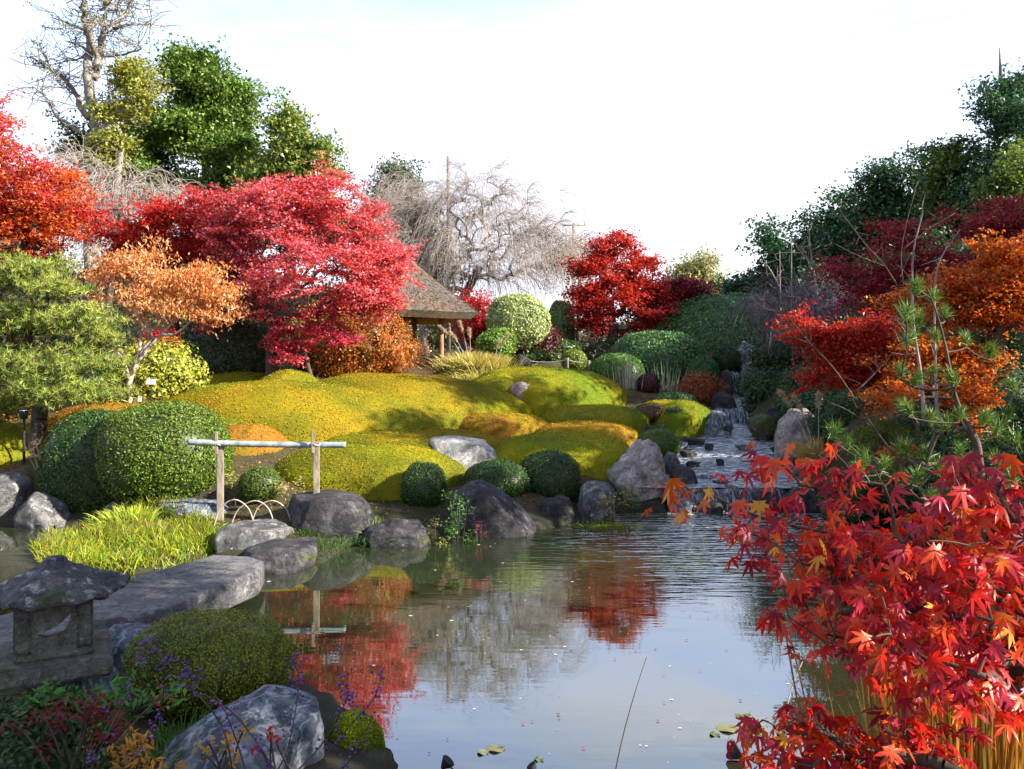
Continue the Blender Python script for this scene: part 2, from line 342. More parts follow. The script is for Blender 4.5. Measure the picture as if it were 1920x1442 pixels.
FALL = (3.55, 12.3)
def water_mat(name, ripple, stream=False):
    m, n, l, b, o = newmat(name); tc = n.new('ShaderNodeTexCoord')
    def noise(sx, sy, sc, det=3, rot=0.0, rough=.5):
        mp = n.new('ShaderNodeMapping'); mp.inputs['Scale'].default_value = (sx, sy, 1); mp.inputs['Rotation'].default_value = (0, 0, rot)
        z = n.new('ShaderNodeTexNoise'); z.inputs['Scale'].default_value = sc; z.inputs['Detail'].default_value = det; z.inputs['Roughness'].default_value = rough
        l.new(tc.outputs['Object'], mp.inputs[0]); l.new(mp.outputs[0], z.inputs['Vector']); return z.outputs['Fac']
    def math_(op, a, bb):
        q = n.new('ShaderNodeMath'); q.operation = op
        for i, x in enumerate((a, bb)):
            if isinstance(x, (int, float)): q.inputs[i].default_value = x
            else: l.new(x, q.inputs[i])
        return q.outputs[0]
    n1 = noise(1.0, 1.0, 1.1, 3)
    cr_ = n.new('ShaderNodeValToRGB'); cr_.color_ramp.elements[0].color = (.010, .018, .010, 1); cr_.color_ramp.elements[1].color = (.030, .034, .014, 1)
    l.new(n1, cr_.inputs[0])
    if not stream:
        # distance to the little fall drives how lively the surface is
        geo = n.new('ShaderNodeVectorMath'); geo.operation = 'DISTANCE'; geo.inputs[1].default_value = (FALL[0], FALL[1], 0)
        l.new(tc.outputs['Object'], geo.inputs[0])
        mr = n.new('ShaderNodeMapRange'); mr.inputs['From Min'].default_value = 1.0; mr.inputs['From Max'].default_value = 7.0; mr.inputs['To Min'].default_value = 1.0; mr.inputs['To Max'].default_value = 0.02
        mr.interpolation_type = 'SMOOTHSTEP'; l.new(geo.outputs['Value'], mr.inputs['Value']); amt = math_('POWER', mr.outputs[0], 2.0)
        a = noise(1.0, 6.5, 1.3, 2, -.12); c = noise(1.3, 4.0, 4.0, 2, .2); big = noise(.35, 1.0, .9, 2)
        h = math_('ADD', math_('MULTIPLY', a, 1.0), math_('MULTIPLY', c, .35))
        h = math_('MULTIPLY', h, math_('ADD', amt, .014))
        h = math_('ADD', h, math_('MULTIPLY', big, .012))
        dist = .036
    else:
        a = noise(1.6, 3.6, 2.4, 5, .1, .6); c = noise(1, 1, 9, 4, 0, .6)
        h = math_('ADD', a, math_('MULTIPLY', c, .35)); dist = .10
    bm = n.new('ShaderNodeBump'); bm.inputs['Strength'].default_value = ripple; bm.inputs['Distance'].default_value = dist
    l.new(h, bm.inputs['Height'])
    l.new(bm.outputs[0], b.inputs['Normal']); b.inputs['Roughness'].default_value = .02 if not stream else .06
    b.inputs['IOR'].default_value = 3.5; b.inputs['Specular IOR Level'].default_value = .5
    if stream:
        foam_glint = noise(2.0, 5.0, 3.4, 6, .1, .65); r = n.new('ShaderNodeValToRGB'); r.color_ramp.elements[0].position = .46; r.color_ramp.elements[1].position = .62  # foam, plus bright sky reflection painted in as bluish white
        l.new(foam_glint, r.inputs[0]); mm = n.new('ShaderNodeMixRGB'); mm.inputs['Color2'].default_value = (.66, .74, .88, 1); l.new(r.outputs[0], mm.inputs['Fac']); l.new(cr_.outputs[0], mm.inputs['Color1'])
        l.new(mm.outputs[0], b.inputs['Base Color'])
    else: l.new(cr_.outputs[0], b.inputs['Base Color'])
    return m
M['pond'] = water_mat('pond_water', 1.0)
M['stream'] = water_mat('stream_water', 1.0, True)
def fall_mat():
    m, n, l, b, o = newmat('falling_water'); tc = n.new('ShaderNodeTexCoord'); mp = n.new('ShaderNodeMapping'); mp.inputs['Scale'].default_value = (24, 9, 3.0)
    z = n.new('ShaderNodeTexNoise'); z.inputs['Scale'].default_value = 1.3; z.inputs['Detail'].default_value = 6; z.inputs['Roughness'].default_value = .65
    l.new(tc.outputs['Object'], mp.inputs[0]); l.new(mp.outputs[0], z.inputs[0])
    r = n.new('ShaderNodeValToRGB'); r.color_ramp.elements[0].position = .46; r.color_ramp.elements[1].position = .80; r.color_ramp.elements[0].color = (.015, .02, .028, 1); r.color_ramp.elements[1].color = (.6, .68, .8, 1)
    l.new(z.outputs['Fac'], r.inputs[0]); l.new(r.outputs[0], b.inputs['Base Color']); b.inputs['Roughness'].default_value = .15
    bm = n.new('ShaderNodeBump'); bm.inputs['Distance'].default_value = .05; l.new(z.outputs['Fac'], bm.inputs['Height']); l.new(bm.outputs[0], b.inputs['Normal'])
    return m
M['fall'] = fall_mat()

# ------------------------------------------------------------------ the ground, the pond and the stream
POND = [(2.6, 12.3), (1.75, 12.6), (1.05, 11.75), (.35, 10.95), (-.75, 10.75), (-1.5, 10.2), (-2.1, 9.85), (-2.2, 9.0), (-3.3, 9.15), (-3.72, 10.2), (-3.66, 9.3),
        (-4.0, 8.55), (-4.75, 8.25), (-5.45, 8.45), (-6.0, 8.9), (-5.8, 9.7), (-5.55, 10.5), (-5.85, 11.15), (-6.6, 11.3), (-7.6, 11.2), (-11, 11.4), (-13, 9.5),
        (-11, 7.4), (-7, 6.6), (-4.5, 6.0), (-3.4, 5.95), (-2.6, 5.8), (-1.75, 5.55), (-1.2, 5.1), (-.72, 4.35), (-.5, 3.8), (.9, 3.45), (2.1, 3.6), (3.1, 4.8),
        (4.2, 6.8), (5.1, 9.5), (5.0, 12.0), (4.7, 12.3)]
POND = np.array(POND)
STREAM = np.array([(3.55, 12.55, .33, 1.15), (3.6, 13.3, .40, 1.15), (4.15, 15.0, .58, 1.1), (4.85, 17.0, .80, .85), (5.05, 18.6, 1.0, .55), (5.3, 19.6, 1.36, .45), (5.85, 21.0, 1.55, .7), (6.1, 22.2, 1.62, .6)])
# x, y, water height, half width
def sdist(x, y, poly):
    """signed distance to a polygon, positive inside"""
    p = np.stack([x, y], -1); d = np.full(x.shape, 1e9); ins = np.zeros(x.shape, bool); n = len(poly)
    for i in range(n):
        a = poly[i]; b = poly[(i+1) % n]; ab = b-a; t = np.clip(((p-a)@ab)/(ab@ab), 0, 1)
        d = np.minimum(d, np.linalg.norm(p-a-t[..., None]*ab, axis=-1))
        c = ((a[1] > y) != (b[1] > y)) & (x < (b[0]-a[0])*(y-a[1])/(b[1]-a[1]+1e-12)+a[0]); ins ^= c
    return np.where(ins, d, -d)
def stream_at(x, y):
    """distance beyond the edge of the stream (negative inside) and its water height"""
    best = np.full(x.shape, 1e9); z = np.zeros(x.shape)
    for i in range(len(STREAM)-1):
        a = STREAM[i]; b = STREAM[i+1]; ab = b[:2]-a[:2]; p = np.stack([x, y], -1)
        t = np.clip(((p-a[:2])@ab)/(ab@ab), 0, 1); q = a[:2]+t[..., None]*ab
        d = np.linalg.norm(p-q, axis=-1)-(a[3]+t*(b[3]-a[3])); m = d < best
        best = np.where(m, d, best); z = np.where(m, a[2]+t*(b[2]-a[2]), z)
    return best, z
_cp = [  # px, row, distance: places where the ground can be seen or judged
 (640,885,12),(700,960,10.8),(500,940,11),(900,820,14.5),(980,765,17.5),(1180,730,19),(1090,700,21),(800,695,20.5),(640,700,20),(360,735,17),
 (270,745,15.5),(240,750,14.5),(60,880,12.2),(20,800,14),(120,760,16),(430,900,11.6),(840,940,11.3),(880,775,16.5),(1230,790,17),(1260,900,13.3),
 (1180,880,13.3),(1060,920,12),(1340,735,20),(1330,800,17.5),(1480,700,19),(1440,640,24),(1560,800,12.5),(1620,900,10.5),(1700,930,9),(1800,900,8),
 (1560,940,12),(1700,760,13),(1900,700,12),(1800,620,18),(1250,720,22),(1010,690,24),(1150,660,27),(880,680,25),(500,680,24),(200,690,22),(0,700,20),
 (250,1000,9.6),(330,985,10.3),(120,1050,9.0),(380,960,11.0)]
CP = np.array([P(*c) for c in _cp] + [(-9, 12.5, .5), (-12, 16, 1.2), (-20, 14, 1.0), (-20, 30, 3), (-10, 30, 3.2), (0, 32, 3.0), (8, 32, 3.4), (14, 30, 5.5), (22, 30, 8), (14, 22, 4.5), (20, 20, 6.5), (11, 16, 2.4),
  (9, 12, 1.5), (12, 8, 1.6), (7, 8.5, .8), (6.2, 6.5, .5), (4.5, 4.5, .45), (3, 2.6, .55), (0, 2.6, .55), (-2, 3.2, .22), (-2.2, 4.4, .10), (-4.5, 4.8, .45), (-8, 5, .6), (-16, 5, .8), (0, 0, .65), (6, 0, .8),
  (-6, 0, .8), (14, 0, 1.5), (0, 60, 5), (-40, 60, 5), (40, 60, 10), (-60, 10, 2), (60, 10, 8), (60, -30, 5), (-60, -30, 2), (0, -30, 1), (0, 120, 8), (-60, 120, 8), (60, 120, 10)])
CP[[0,3,4,5,17,18],2] -= .30
_D = np.linalg.norm(CP[:, None, :2]-CP[None, :, :2], axis=-1); _D = -_D
_A = np.block([[_D+np.eye(len(CP))*.03, np.ones((len(CP), 1))], [np.ones((1, len(CP))), np.zeros((1, 1))]])
_W = np.linalg.solve(_A, np.append(CP[:, 2], 0))
def ground_z(x, y):
    x = np.atleast_1d(np.asarray(x, float)); y = np.atleast_1d(np.asarray(y, float))
    p = np.stack([x, y], -1); r = np.full(len(x), _W[-1])
    for i in range(len(CP)): r = r-_W[i]*np.linalg.norm(p-CP[i, :2], axis=1)
    q = np.stack([x, y, x*0], -1); r = r+.07*fbm(q*.9, 3, 3)+.02*fbm(q*4, 5, 2)
    sd = sdist(x, y, POND); k = sstep(-.9, 0.0, sd); r = lerp(np.maximum(r, .10), .09, k); r = r-sstep(-.02, .55, sd)*.8
    ds, zs = stream_at(x, y); k = 1-sstep(0.0, 1.0, ds); r = lerp(r, np.minimum(r, zs+.12), k); r = r-(1-sstep(-.25, .08, ds))*.4
    return r
def gz(x, y): return float(ground_z(x, y)[0])
_far = np.array([5, 9, 15, 25, 45, 90, 180, 380])
gx = np.concatenate([-13-_far[::-1], np.arange(-13, 15.01, .16), 15+_far]); gy = np.concatenate([-_far[::-1]-.5, np.arange(-.5, 30.01, .16), 30+_far])
GX, GY = np.meshgrid(gx, gy); GZ = ground_z(GX.ravel(), GY.ravel()); nx, ny = len(gx), len(gy)
ii = (np.arange(ny-1)[:, None]*nx+np.arange(nx-1)[None]).ravel(); gf = np.stack([ii, ii+1, ii+1+nx, ii+nx], 1)
GV = np.stack([GX.ravel(), GY.ravel(), GZ], 1)
g = Geo().add(GV, gf, (.1, .08, .04)); tag(link('ground', g.mesh('ground', M['ground'])), kind='structure')

def poly_sheet(poly, z, step):
    b = bmesh.new(); vs = [b.verts.new((p[0], p[1], z)) for p in poly]; b.faces.new(vs); bmesh.ops.triangulate(b, faces=b.faces[:])
    me = bpy.data.meshes.new('pond'); b.to_mesh(me); b.free(); return me
cen = np.array([0, 8.]); big = [tuple(p) for p in [(-14.5, 5), (-5, 5), (-3, 4.6), (-1.2, 3.4), (2.6, 3.1), (4.2, 4.2), (6, 9.3), (5.9, 12.55), (2.3, 12.55), (.5, 12), (-5, 12.2), (-8, 12.2), (-14.5, 12.2)]]
me = poly_sheet(big, 0.0, .5); me.materials.append(M['pond']); tag(link('pond_water', me), kind='structure')

# stream surface: a ribbon with gentle waves, then the falls as steps
sp = smoothpath(STREAM[:, :3], 8); hw = np.interp(np.linspace(0, 1, len(sp)), np.linspace(0, 1, len(STREAM)), STREAM[:, 3])
d = unit(np.gradient(sp, axis=0)*np.array([1, 1, 0])); side = np.stack([d[:, 1], -d[:, 0], d[:, 0]*0], 1)
nn_ = 25; tt = np.linspace(-1.35, 1.35, nn_); V = (sp[:, None, :]+side[:, None, :]*hw[:, None, None]*tt[None, :, None]).reshape(-1, 3)
V[:, 2] += .012*fbm(V*np.array([2.2, 3.5, 0])+3, 21, 3)
m_ = len(sp); ii = (np.arange(m_-1)[:, None]*nn_+np.arange(nn_-1)[None]).ravel()
g = Geo().add(V, np.stack([ii, ii+1, ii+1+nn_, ii+nn_], 1)); tag(link('stream_water', g.mesh('stream_water', M['stream'])), kind='structure')

def fall_sheet(xa, xb, y0, z0, z1, out=.18, n=40, name='waterfall', label='', loc=None):
    xs = np.linspace(xa, xb, n); ts = np.linspace(0, 1, 10); v = []
    for t in ts:
        for x in xs:
            j = .05*math.sin(x*9)+.03*math.sin(x*23+1)+.10*math.sin(x*3.1+y0)
            v.append((x, y0-out*math.sqrt(t)+j, lerp(z0, z1, t*t*(.6)+.4*t)+.01*math.sin(x*17)))
    ii = (np.arange(9)[:, None]*n+np.arange(n-1)[None]).ravel(); g = Geo().add(v, np.stack([ii, ii+1, ii+1+n, ii+n], 1))
    # foam where it lands
    return solo(g, name, M['fall'], ((xa+xb)/2, y0, z1), label, 'waterfall')
fall_sheet(2.45, 4.35, 12.55, .335, -.02, .22, 60, 'waterfall', 'low wide waterfall spilling over the stone lip into the pond')
fall_sheet(4.75, 5.45, 18.75, 1.34, .98, .25, 24, 'waterfall', 'small white cascade halfway up the stream between dark rocks')
fall_sheet(5.93, 6.22, 22.0, 2.22, 1.6, .12, 14, 'waterfall', 'narrow topmost waterfall below the tall standing stone')

# ------------------------------------------------------------------ clipped mounds
def dome(cx, cy, a, b, h, p=2.4, rot=0.0, skew=0.0, seed=0, nr=22, nt=80, base=-.25, lump=.06):
    r = np.linspace(0, 1, nr)**.75; t = np.linspace(0, 2*np.pi, nt, endpoint=False); R, T = np.meshgrid(r, t, indexing='ij'); R = R.ravel(); T = T.ravel()
    o = 1+lump*1.6*fbm(np.stack([np.cos(T)*1.3, np.sin(T)*1.3, T*0+seed], 1), seed, 2)
    x = R*np.cos(T)*a*o; y = R*np.sin(T)*b*o; z = h*np.clip(1-R**p, 0, 1)**(1/p*1.3)
    x = x+skew*a*(z/h)*.5; z = z+lump*h*1.4*fbm(np.stack([x/a*1.6, y/b*1.6, x*0+seed*3.1], 1), seed+4, 3)*np.clip(1-R**4, 0, 1)
    z = np.where(R > .999, base, z); c, s = math.cos(rot), math.sin(rot)
    V = np.stack([cx+x*c-y*s, cy+x*s+y*c, z], 1)
    i = (np.arange(nr-1)[:, None]*nt+np.arange(nt)[None]).ravel(); j = (np.arange(nr-1)[:, None]*nt+((np.arange(nt)+1) % nt)[None]).ravel()
    return V, np.stack([i, j, j+nt, i+nt], 1)[:, ::-1]
MC_Y = [(.45, .32, .010), (.30, .29, .012), (.15, .16, .012), (.34, .25, .012), (.26, .15, .015)]     # yellow olive with brownish leaves
MC_G = [(.22, .26, .012), (.13, .19, .012), (.34, .29, .012), (.07, .11, .010)]
MC_O = [(.40, .29, .018), (.34, .24, .015), (.30, .13, .02), (.24, .20, .015)]
def mound(label, px0, px1, top, bot, Yc, b, cols, p=2.4, rot=0.0, skew=0.0, seed=0, n=None, lsize=.021):
    """px0..px1 and crest row at distance Yc, front foot row at Yc-b"""
    cx = ((px0+px1)/2-CX)/F*Yc; a = (px1-px0)/2/F*Yc*1.08; zt = P(0, top, Yc)[2]; zb = P(0, bot, Yc-b*.9)[2]
    V, f = dome(cx, Yc, a, b*1.1, zt-zb, p+.25, rot, skew, seed, lump=.13); V[:, 2] += zb
    n = n or int(min(46000, 4000+a*b*4300)); g = Geo(); cols = np.array(cols)*(.86+.28*rng.random()); cc = pal(V, cols, seed, .7, .05, 1, .05)*.8; g.add(V, f, cc)
    C, N = scatter(V, f, n); N2 = unit(N+rng.normal(size=N.shape)*.42); T = rdir(n)
    v, fl = leaves(C+N*rng.random((n, 1))*.018, N2, T, lsize*(.8+.6*rng.random(n)), lsize*.85, .2, True); g.add(v, fl, pal(C, cols, seed, .7, .24, 3, .35))
    return solo(g, 'clipped_mound', M['moss'], (cx, Yc, zb), label, 'mound', 'clipped low mounds on the slope')
mound('broad yellow mound filling the left of the slope, behind the bamboo rail', 285, 850, 716, 832, 16.2, 2.3, MC_Y, 2.3, .05, -.15, 1)
mound('large ochre mound striped with shade at the foot of the thatched pavilion', 560, 985, 700, 800, 18.0, 2.5, MC_Y, 2.4, -.05, -.35, 2)
mound('low olive mound at the top left of the slope below the dark shrubs', 375, 560, 699, 728, 19.2, 1.1, MC_G, 2.4, 0, 0, 3)
mound('small rounded bump rising from the crest of the broad yellow mound', 478, 605, 697, 768, 17.2, 1.1, MC_Y, 2.3, 0, 0, 4)
mound('grass-green mound with a pale boulder set on its crest', 885, 1160, 688, 760, 19.6, 1.9, MC_G, 2.5, 0, -.25, 5)
mound('sunlit yellow strip of mound running behind the green mound with the boulder', 880, 1010, 701, 745, 19.0, 1.1, MC_Y, 2.4, 0, 0, 6)
mound('small flat mound with a brown-orange front, in the middle of the slope', 838, 1022, 775, 813, 16.2, .9, MC_O, 2.7, 0, 0, 7)
mound('long low green mound in the middle of the slope beside the path to the stream', 1008, 1210, 760, 800, 17.3, 1.1, MC_G, 2.5, 0, 0, 8)
mound('narrow mound with a sunlit yellow crest just above the green mound at the stream', 1005, 1195, 791, 826, 15.7, .75, MC_O, 2.6, 0, 0, 9)
mound('bright green mound between the white boulder and the pointed rock', 905, 1195, 812, 895, 14.3, 1.25, MC_G, 2.6, 0, 0.1, 10)
mound('long thin yellow mound passing behind the white boulder', 590, 950, 809, 862, 14.4, .9, MC_Y, 2.6, 0, 0, 11)
mound('orange-brown mound visible under the bamboo rail', 395, 565, 792, 872, 14.2, 1.2, MC_O, 2.4, 0, -.2, 12)
mound('yellow-olive mound in front, between the bamboo rail and the ball shrub', 522, 868, 840, 928, 12.9, 1.35, MC_Y, 2.7, 0, -.05, 13)
mound('green mound with a yellow top beside the left bank of the stream', 1188, 1322, 752, 802, 17.9, 1.0, MC_G, 2.6, 0, 0.1, 14)
mound('low mossy mound on the left bank between the pine and the clipped bushes', -60, 130, 795, 885, 13.6, 1.5, MC_Y, 2.3, 0, 0, 15)
mound('sunlit golden hump low on the left slope above the bamboo rail', 300, 575, 752, 822, 15.0, 1.3, MC_Y, 2.2, .1, 0, 17)
mound('olive hump in the middle of the slope left of the small flat mound', 500, 835, 752, 834, 15.6, 1.2, MC_Y, 2.3, -.08, -.1, 18)
mound('ochre hump directly below the red feathery shrub', 640, 870, 712, 762, 18.9, 1.1, MC_O, 2.3, 0, -.2, 19)
mound('small golden mound behind the clipped bushes on the left bank', 60, 330, 757, 860, 14.2, 1.3, MC_O, 2.3, 0, .3, 16)

# ------------------------------------------------------------------ rocks
def hull_planes(pts):
    b = bmesh.new(); [b.verts.new(tuple(p)) for p in pts]; bmesh.ops.convex_hull(b, input=b.verts[:]); b.normal_update()
    pl = [(tuple(f.normal), f.calc_center_median()[:]) for f in b.faces]; b.free()
    N = np.array([p[0] for p in pl]); C = np.array([p[1] for p in pl]); return N, np.sum(N*C, 1)
def rock(label, outline, Y, depth=None, mat='rock_grey', seed=0, rough=.06, sub=4, name='rock', cat='rock', group=None, flat=0.0, parent=None, crack=.5, below=.25, mosstop=0):
    """outline: px,row points of the silhouette in the frame, taken at distance Y; the stone runs below the ground"""
    r = np.random.default_rng(seed+100); pts = np.array([P(x, y, Y) for x, y in outline]); w = np.ptp(pts[:, 0]); h = np.ptp(pts[:, 2]); depth = depth or w*.7
    c = np.array([pts[:, 0].mean(), Y, (pts[:, 2].max()+pts[:, 2].min())/2]); q = [*pts]
    for s in (-1, 1):
        for p in pts:
            k = .55+.25*r.random(); top = .80 if flat < .5 else .97
            qq = c+(p-c)*np.array([k, 1, k if p[2] < c[2] else top*(.85+.15*r.random())]); qq[1] = Y+s*depth*.5*(.75+.4*r.random()); q.append(qq)
    zb = pts[:, 2].min()
    for p in list(q):
        if p[2] < zb+.3*h: q.append(np.array([p[0], p[1], zb-below]))
    q = np.array(q); c = q.mean(0); N, d = hull_planes(q-c); D, Fc = ico(sub)
    nc = (4 if h < .2 else 18) if not flat else 10; en = unit(r.normal(size=(nc, 3))*np.array([1, 1, .8])); sup = ((q-c)@en.T).max(0); N = np.concatenate([N, en]); d = np.concatenate([d, sup*r.uniform(.80, .96, nc)])
    dn = D@N.T; rr = np.where(dn > 1e-3, d[None]/np.maximum(dn, 1e-3), 1e9); s_ = np.sort(rr, 1)[:, :3]; R = -np.log(np.exp(-s_*14/h).sum(1))*h/14 if False else s_[:, 0]
    V = D*R[:, None]; sc = 1/max(h, .1); e = fbm(V*1.7*sc+seed, seed, 5, .55); e2 = 1-np.abs(fbm(V*2.6*sc+seed*2, seed+9, 3)); f1 = fbm(V*np.array([1, 1, 2.2])*3.2*sc, seed+5, 3)
    V = V*(1+rough*1.5*e[:, None]-rough*crack*(np.clip(e2-.82, 0, 1)*6)[:, None]+rough*.5*f1[:, None]) + c
    g = Geo().add(V, Fc, (.3, .3, .3))
    if mosstop:
        C, Nn = scatter(V, Fc, mosstop, .35); v, fl = leaves(C+Nn*.01, unit(Nn+rng.normal(size=Nn.shape)*.5), rdir(mosstop), .03, .018, .2)
    base = (c[0], c[1], max(zb-below, 0))
    if mosstop:
        t = thing(name, label, cat, base, group); put(g, 'stone', M[mat], t)
        put(Geo().add(v, fl, pal(C, [(.22, .26, .02), (.12, .16, .015), (.30, .30, .03)], seed, 4, .2, 4)), 'moss', M['moss'], t); return t
    return solo(g, name, M[mat], base, label, cat, group)
R = rock
R('white angular boulder between the yellow mounds', [(792,852),(796,832),(812,820),(842,817),(880,820),(908,824),(926,842),(936,862),(905,876),(850,874)], 13.7, .9, 'rock_white', 1, .05, 5)
R('grey flat stone lying right behind the white boulder', [(934,862),(940,848),(965,838),(1000,839),(1021,848),(1010,866),(960,870)], 14.1, .6, 'rock_grey', 2, .08)
R('big dark peaked boulder at the water edge, tallest on the far bank', [(836,942),(850,925),(880,903),(902,899),(935,915),(975,945),(1012,996),(1010,1004),(900,1010),(862,1004),(838,985)], 10.9, 1.1, 'rock_dark', 3, .05, 5)
R('dark rounded stone at the waterline right of the peaked boulder', [(1008,960),(1020,932),(1045,923),(1068,932),(1080,965),(1072,985),(1020,985)], 11.6, .6, 'rock_dark', 4, .07)
R('bluish boulder at the waterline below the paired ball shrubs', [(1076,960),(1086,915),(1105,903),(1140,905),(1156,925),(1152,965),(1120,978),(1082,978)], 12.0, .8, 'rock_grey', 5, .08)
R('tall craggy pale rock standing left of the low waterfall', [(1138,885),(1150,868),(1180,840),(1198,820),(1218,818),(1236,832),(1246,858),(1262,895),(1268,950),(1200,955),(1165,930)], 13.2, 1.1, 'rock_pink', 6, .16, 5)
R('small round grey stone touching the back of the craggy pale rock', [(1243,862),(1252,845),(1268,850),(1276,868),(1270,880),(1248,878)], 13.8, .4, 'rock_grey', 7, .07)
R('dark wet stone between the craggy pale rock and the waterfall', [(1255,885),(1275,868),(1302,880),(1308,905),(1290,925),(1262,920)], 13.2, .7, 'rock_dark', 8, .08)
R('dark flat-topped rock below the right post of the bamboo rail', [(540,945),(552,926),(600,920),(665,928),(700,945),(704,985),(690,1012),(600,1014),(548,1000)], 10.4, 1.0, 'rock_dark', 9, .06, 5, flat=1)
R('low black rock at the waterline between flat-topped rock and peaked boulder', [(680,1000),(700,978),(745,985),(775,974),(800,980),(808,1015),(760,1032),(700,1030)], 10.0, .6, 'rock_dark', 10, .08, 5)
R('long pale flat rock left of the bamboo hoops', [(275,950),(292,940),(350,937),(410,940),(442,955),(436,972),(360,978),(290,970)], 11.0, .7, 'rock_blue', 11, .06, 5, flat=1)
R('small flat stone just left of the long pale flat rock', [(198,950),(206,938),(235,934),(262,942),(262,962),(215,966)], 11.4, .5, 'rock_grey', 12, .07)
R('grey boulder at the far left edge of the channel', [(-30,960),(-20,905),(8,884),(40,888),(60,905),(66,945),(40,968)], 11.8, .9, 'rock_grey', 13, .08, 5)
R('pale grey rock at the left channel beside the dark clipped bush', [(33,975),(45,940),(72,918),(100,925),(125,950),(138,978),(80,988)], 11.3, .7, 'rock_grey', 14, .08, 5)
R('upper stepping stone, thick slab with a pale chipped edge', [(408,1000),(414,986),(450,981),(520,983),(552,990),(556,1010),(520,1034),(440,1036),(410,1024)], 9.7, .95, 'rock_grey', 15, .06, 5, 'stepping_stone', 'stepping stone', flat=1)
R('lower stepping stone beside the bridge end, dark sided', [(455,1035),(470,1022),(520,1018),(580,1022),(594,1036),(590,1058),(520,1068),(462,1060)], 8.95, .95, 'rock_dark', 16, .07, 5, 'stepping_stone', 'stepping stone', flat=1)
R('rough pale stone set into the green mound at the top of the slope', [(951,738),(954,718),(975,713),(1000,718),(1016,728),(1010,744),(985,750)], 17.95, .7, 'rock_pink', 17, .09)
R('dark jagged rock beside the pampas grass', [(945,698),(955,684),(975,666),(992,668),(1003,695),(980,702)], 20.8, .8, 'rock_dark', 18, .12)
R('tall blue-grey standing stone above the topmost waterfall', [(1380,690),(1380,655),(1392,638),(1408,638),(1420,655),(1424,700)], 22.8, .5, 'rock_blue', 19, .05, 5)
R('wide bluish stone right of the topmost waterfall', [(1386,728),(1396,700),(1415,690),(1432,702),(1440,738),(1400,748)], 21.6, .8, 'rock_blue', 20, .07)
R('square dark stone left of the topmost waterfall', [(1342,725),(1344,695),(1360,688),(1370,698),(1370,732)], 21.9, .8, 'rock_dark', 21, .07)
R('dark stone on the left of the small cascade', [(1325,765),(1330,738),(1355,732),(1380,745),(1382,775),(1350,785)], 19.6, .9, 'rock_dark', 22, .09)
R('pale pinkish boulder with dry grass in front, right of the stream', [(1456,830),(1460,790),(1480,767),(1510,765),(1530,785),(1538,825),(1500,840)], 14.2, .8, 'rock_pink', 23, .08, 5)
R('blue-grey rock on the right bank behind the mossy boulder', [(1640,800),(1650,780),(1680,772),(1705,778),(1712,800)], 13.0, .8, 'rock_blue', 24, .06)
R('large mossy boulder on the dark right bank', [(1588,850),(1600,812),(1640,788),(1680,792),(1700,830),(1700,862)], 12.2, 1.0, 'rock_moss', 25, .05, 5, mosstop=2500)
R('mossy boulder leaning against the larger one on the right bank', [(1655,860),(1665,815),(1690,800),(1725,812),(1745,860)], 11.7, .9, 'rock_moss', 26, .05, 5, mosstop=2500)
R('craggy bluish rock on the left stream bank below the green mound', [(1300,812),(1318,782),(1340,764),(1362,772),(1376,800),(1350,822)], 17.6, .9, 'rock_blue', 27, .13, 5)
R('mossy rock on the right stream bank below the small cascade', [(1400,800),(1405,784),(1430,775),(1455,785),(1470,805),(1430,812)], 16.8, .8, 'rock_moss', 28, .1)
R('dark wet rock on the right stream bank beside the dry grass', [(1430,780),(1445,762),(1470,760),(1490,778),(1480,790)], 18.0, .8, 'rock_dark', 29, .1)
R('moss-topped rock on the right bank of the fall lip', [(1535,945),(1545,915),(1580,902),(1640,905),(1668,930),(1650,955)], 11.9, 1.0, 'rock_moss', 30, .07, 5, mosstop=1500)
R('low dark rock in the shade right of the waterfall', [(1590,905),(1600,880),(1640,872),(1680,885),(1680,910)], 12.6, .9, 'rock_dark', 31, .08)
SL = ['wet stone just behind the round grey stone at the craggy rock', 'wide wet stone at the left edge of the stream above the fall', 'bluish wet stone between ball shrub and stream', 'dark wet stone right under the green mound at the left bank',
      'dark stone behind the ball shrub at the stream', 'bluish small stone between the two low mounds and the ball shrubs', 'dark stone at the foot of the craggy bluish rock', 'dark small stone in midstream below the craggy bluish rock', 'bluish little stone in the middle of the upper stream',
      'dark stone near the right bank above the pinkish boulder', 'dark stone touching the left side of the pinkish boulder', 'bluish wet stone in front of the pinkish boulder', 'dark stone at the right bank just above the fall lip', 'small dark stone alone in the middle of the stream',
      'bluish flat stone close to the left end of the fall lip', 'largest dark flat stone sitting on the fall lip', 'dark stone against the wet stone by the craggy rock', 'bluish little stone on the right part of the fall lip', 'dark small stone beside the small cascade, right side',
      'dark stone in the pool below the small cascade', 'bluish small stone above the cascade under the wide bluish stone']
k = 0
for (x, y, Y, s) in [(1290,848,15.2,18),(1300,868,14.3,22),(1275,830,15.9,16),(1250,812,16.6,16),(1216,803,16.8,22),(1243,798,17.0,14),(1300,825,16.4,20),(1330,833,15.8,16),(1395,835,15.6,14),(1430,815,16.3,14),
                     (1465,840,15.0,18),(1480,866,14.1,18),(1508,890,13.3,22),(1350,862,14.3,14),(1320,896,13.4,24),(1352,906,13.0,28),(1300,912,13.0,18),(1440,905,13.0,14),(1405,762,19.0,12),(1365,800,17.0,12),(1415,745,20.5,12)]:
    k += 1; s *= (.95 if k % 2 else .7); o = [(x+s*math.cos(a)*(1+.3*math.sin(k*3+a*2)), y-s*.22*math.sin(a)*(1+.25*math.cos(k*5+a))) for a in np.linspace(0, 2*np.pi, 9)[:-1]]
    R(SL[k-1], o, Y, s/F*Y*1.6, 'rock_dark' if k % 3 else 'rock_blue', 40+k, .13, 4, 'stream_stone', 'stone', 'wet stones scattered in the stream', below=.08)
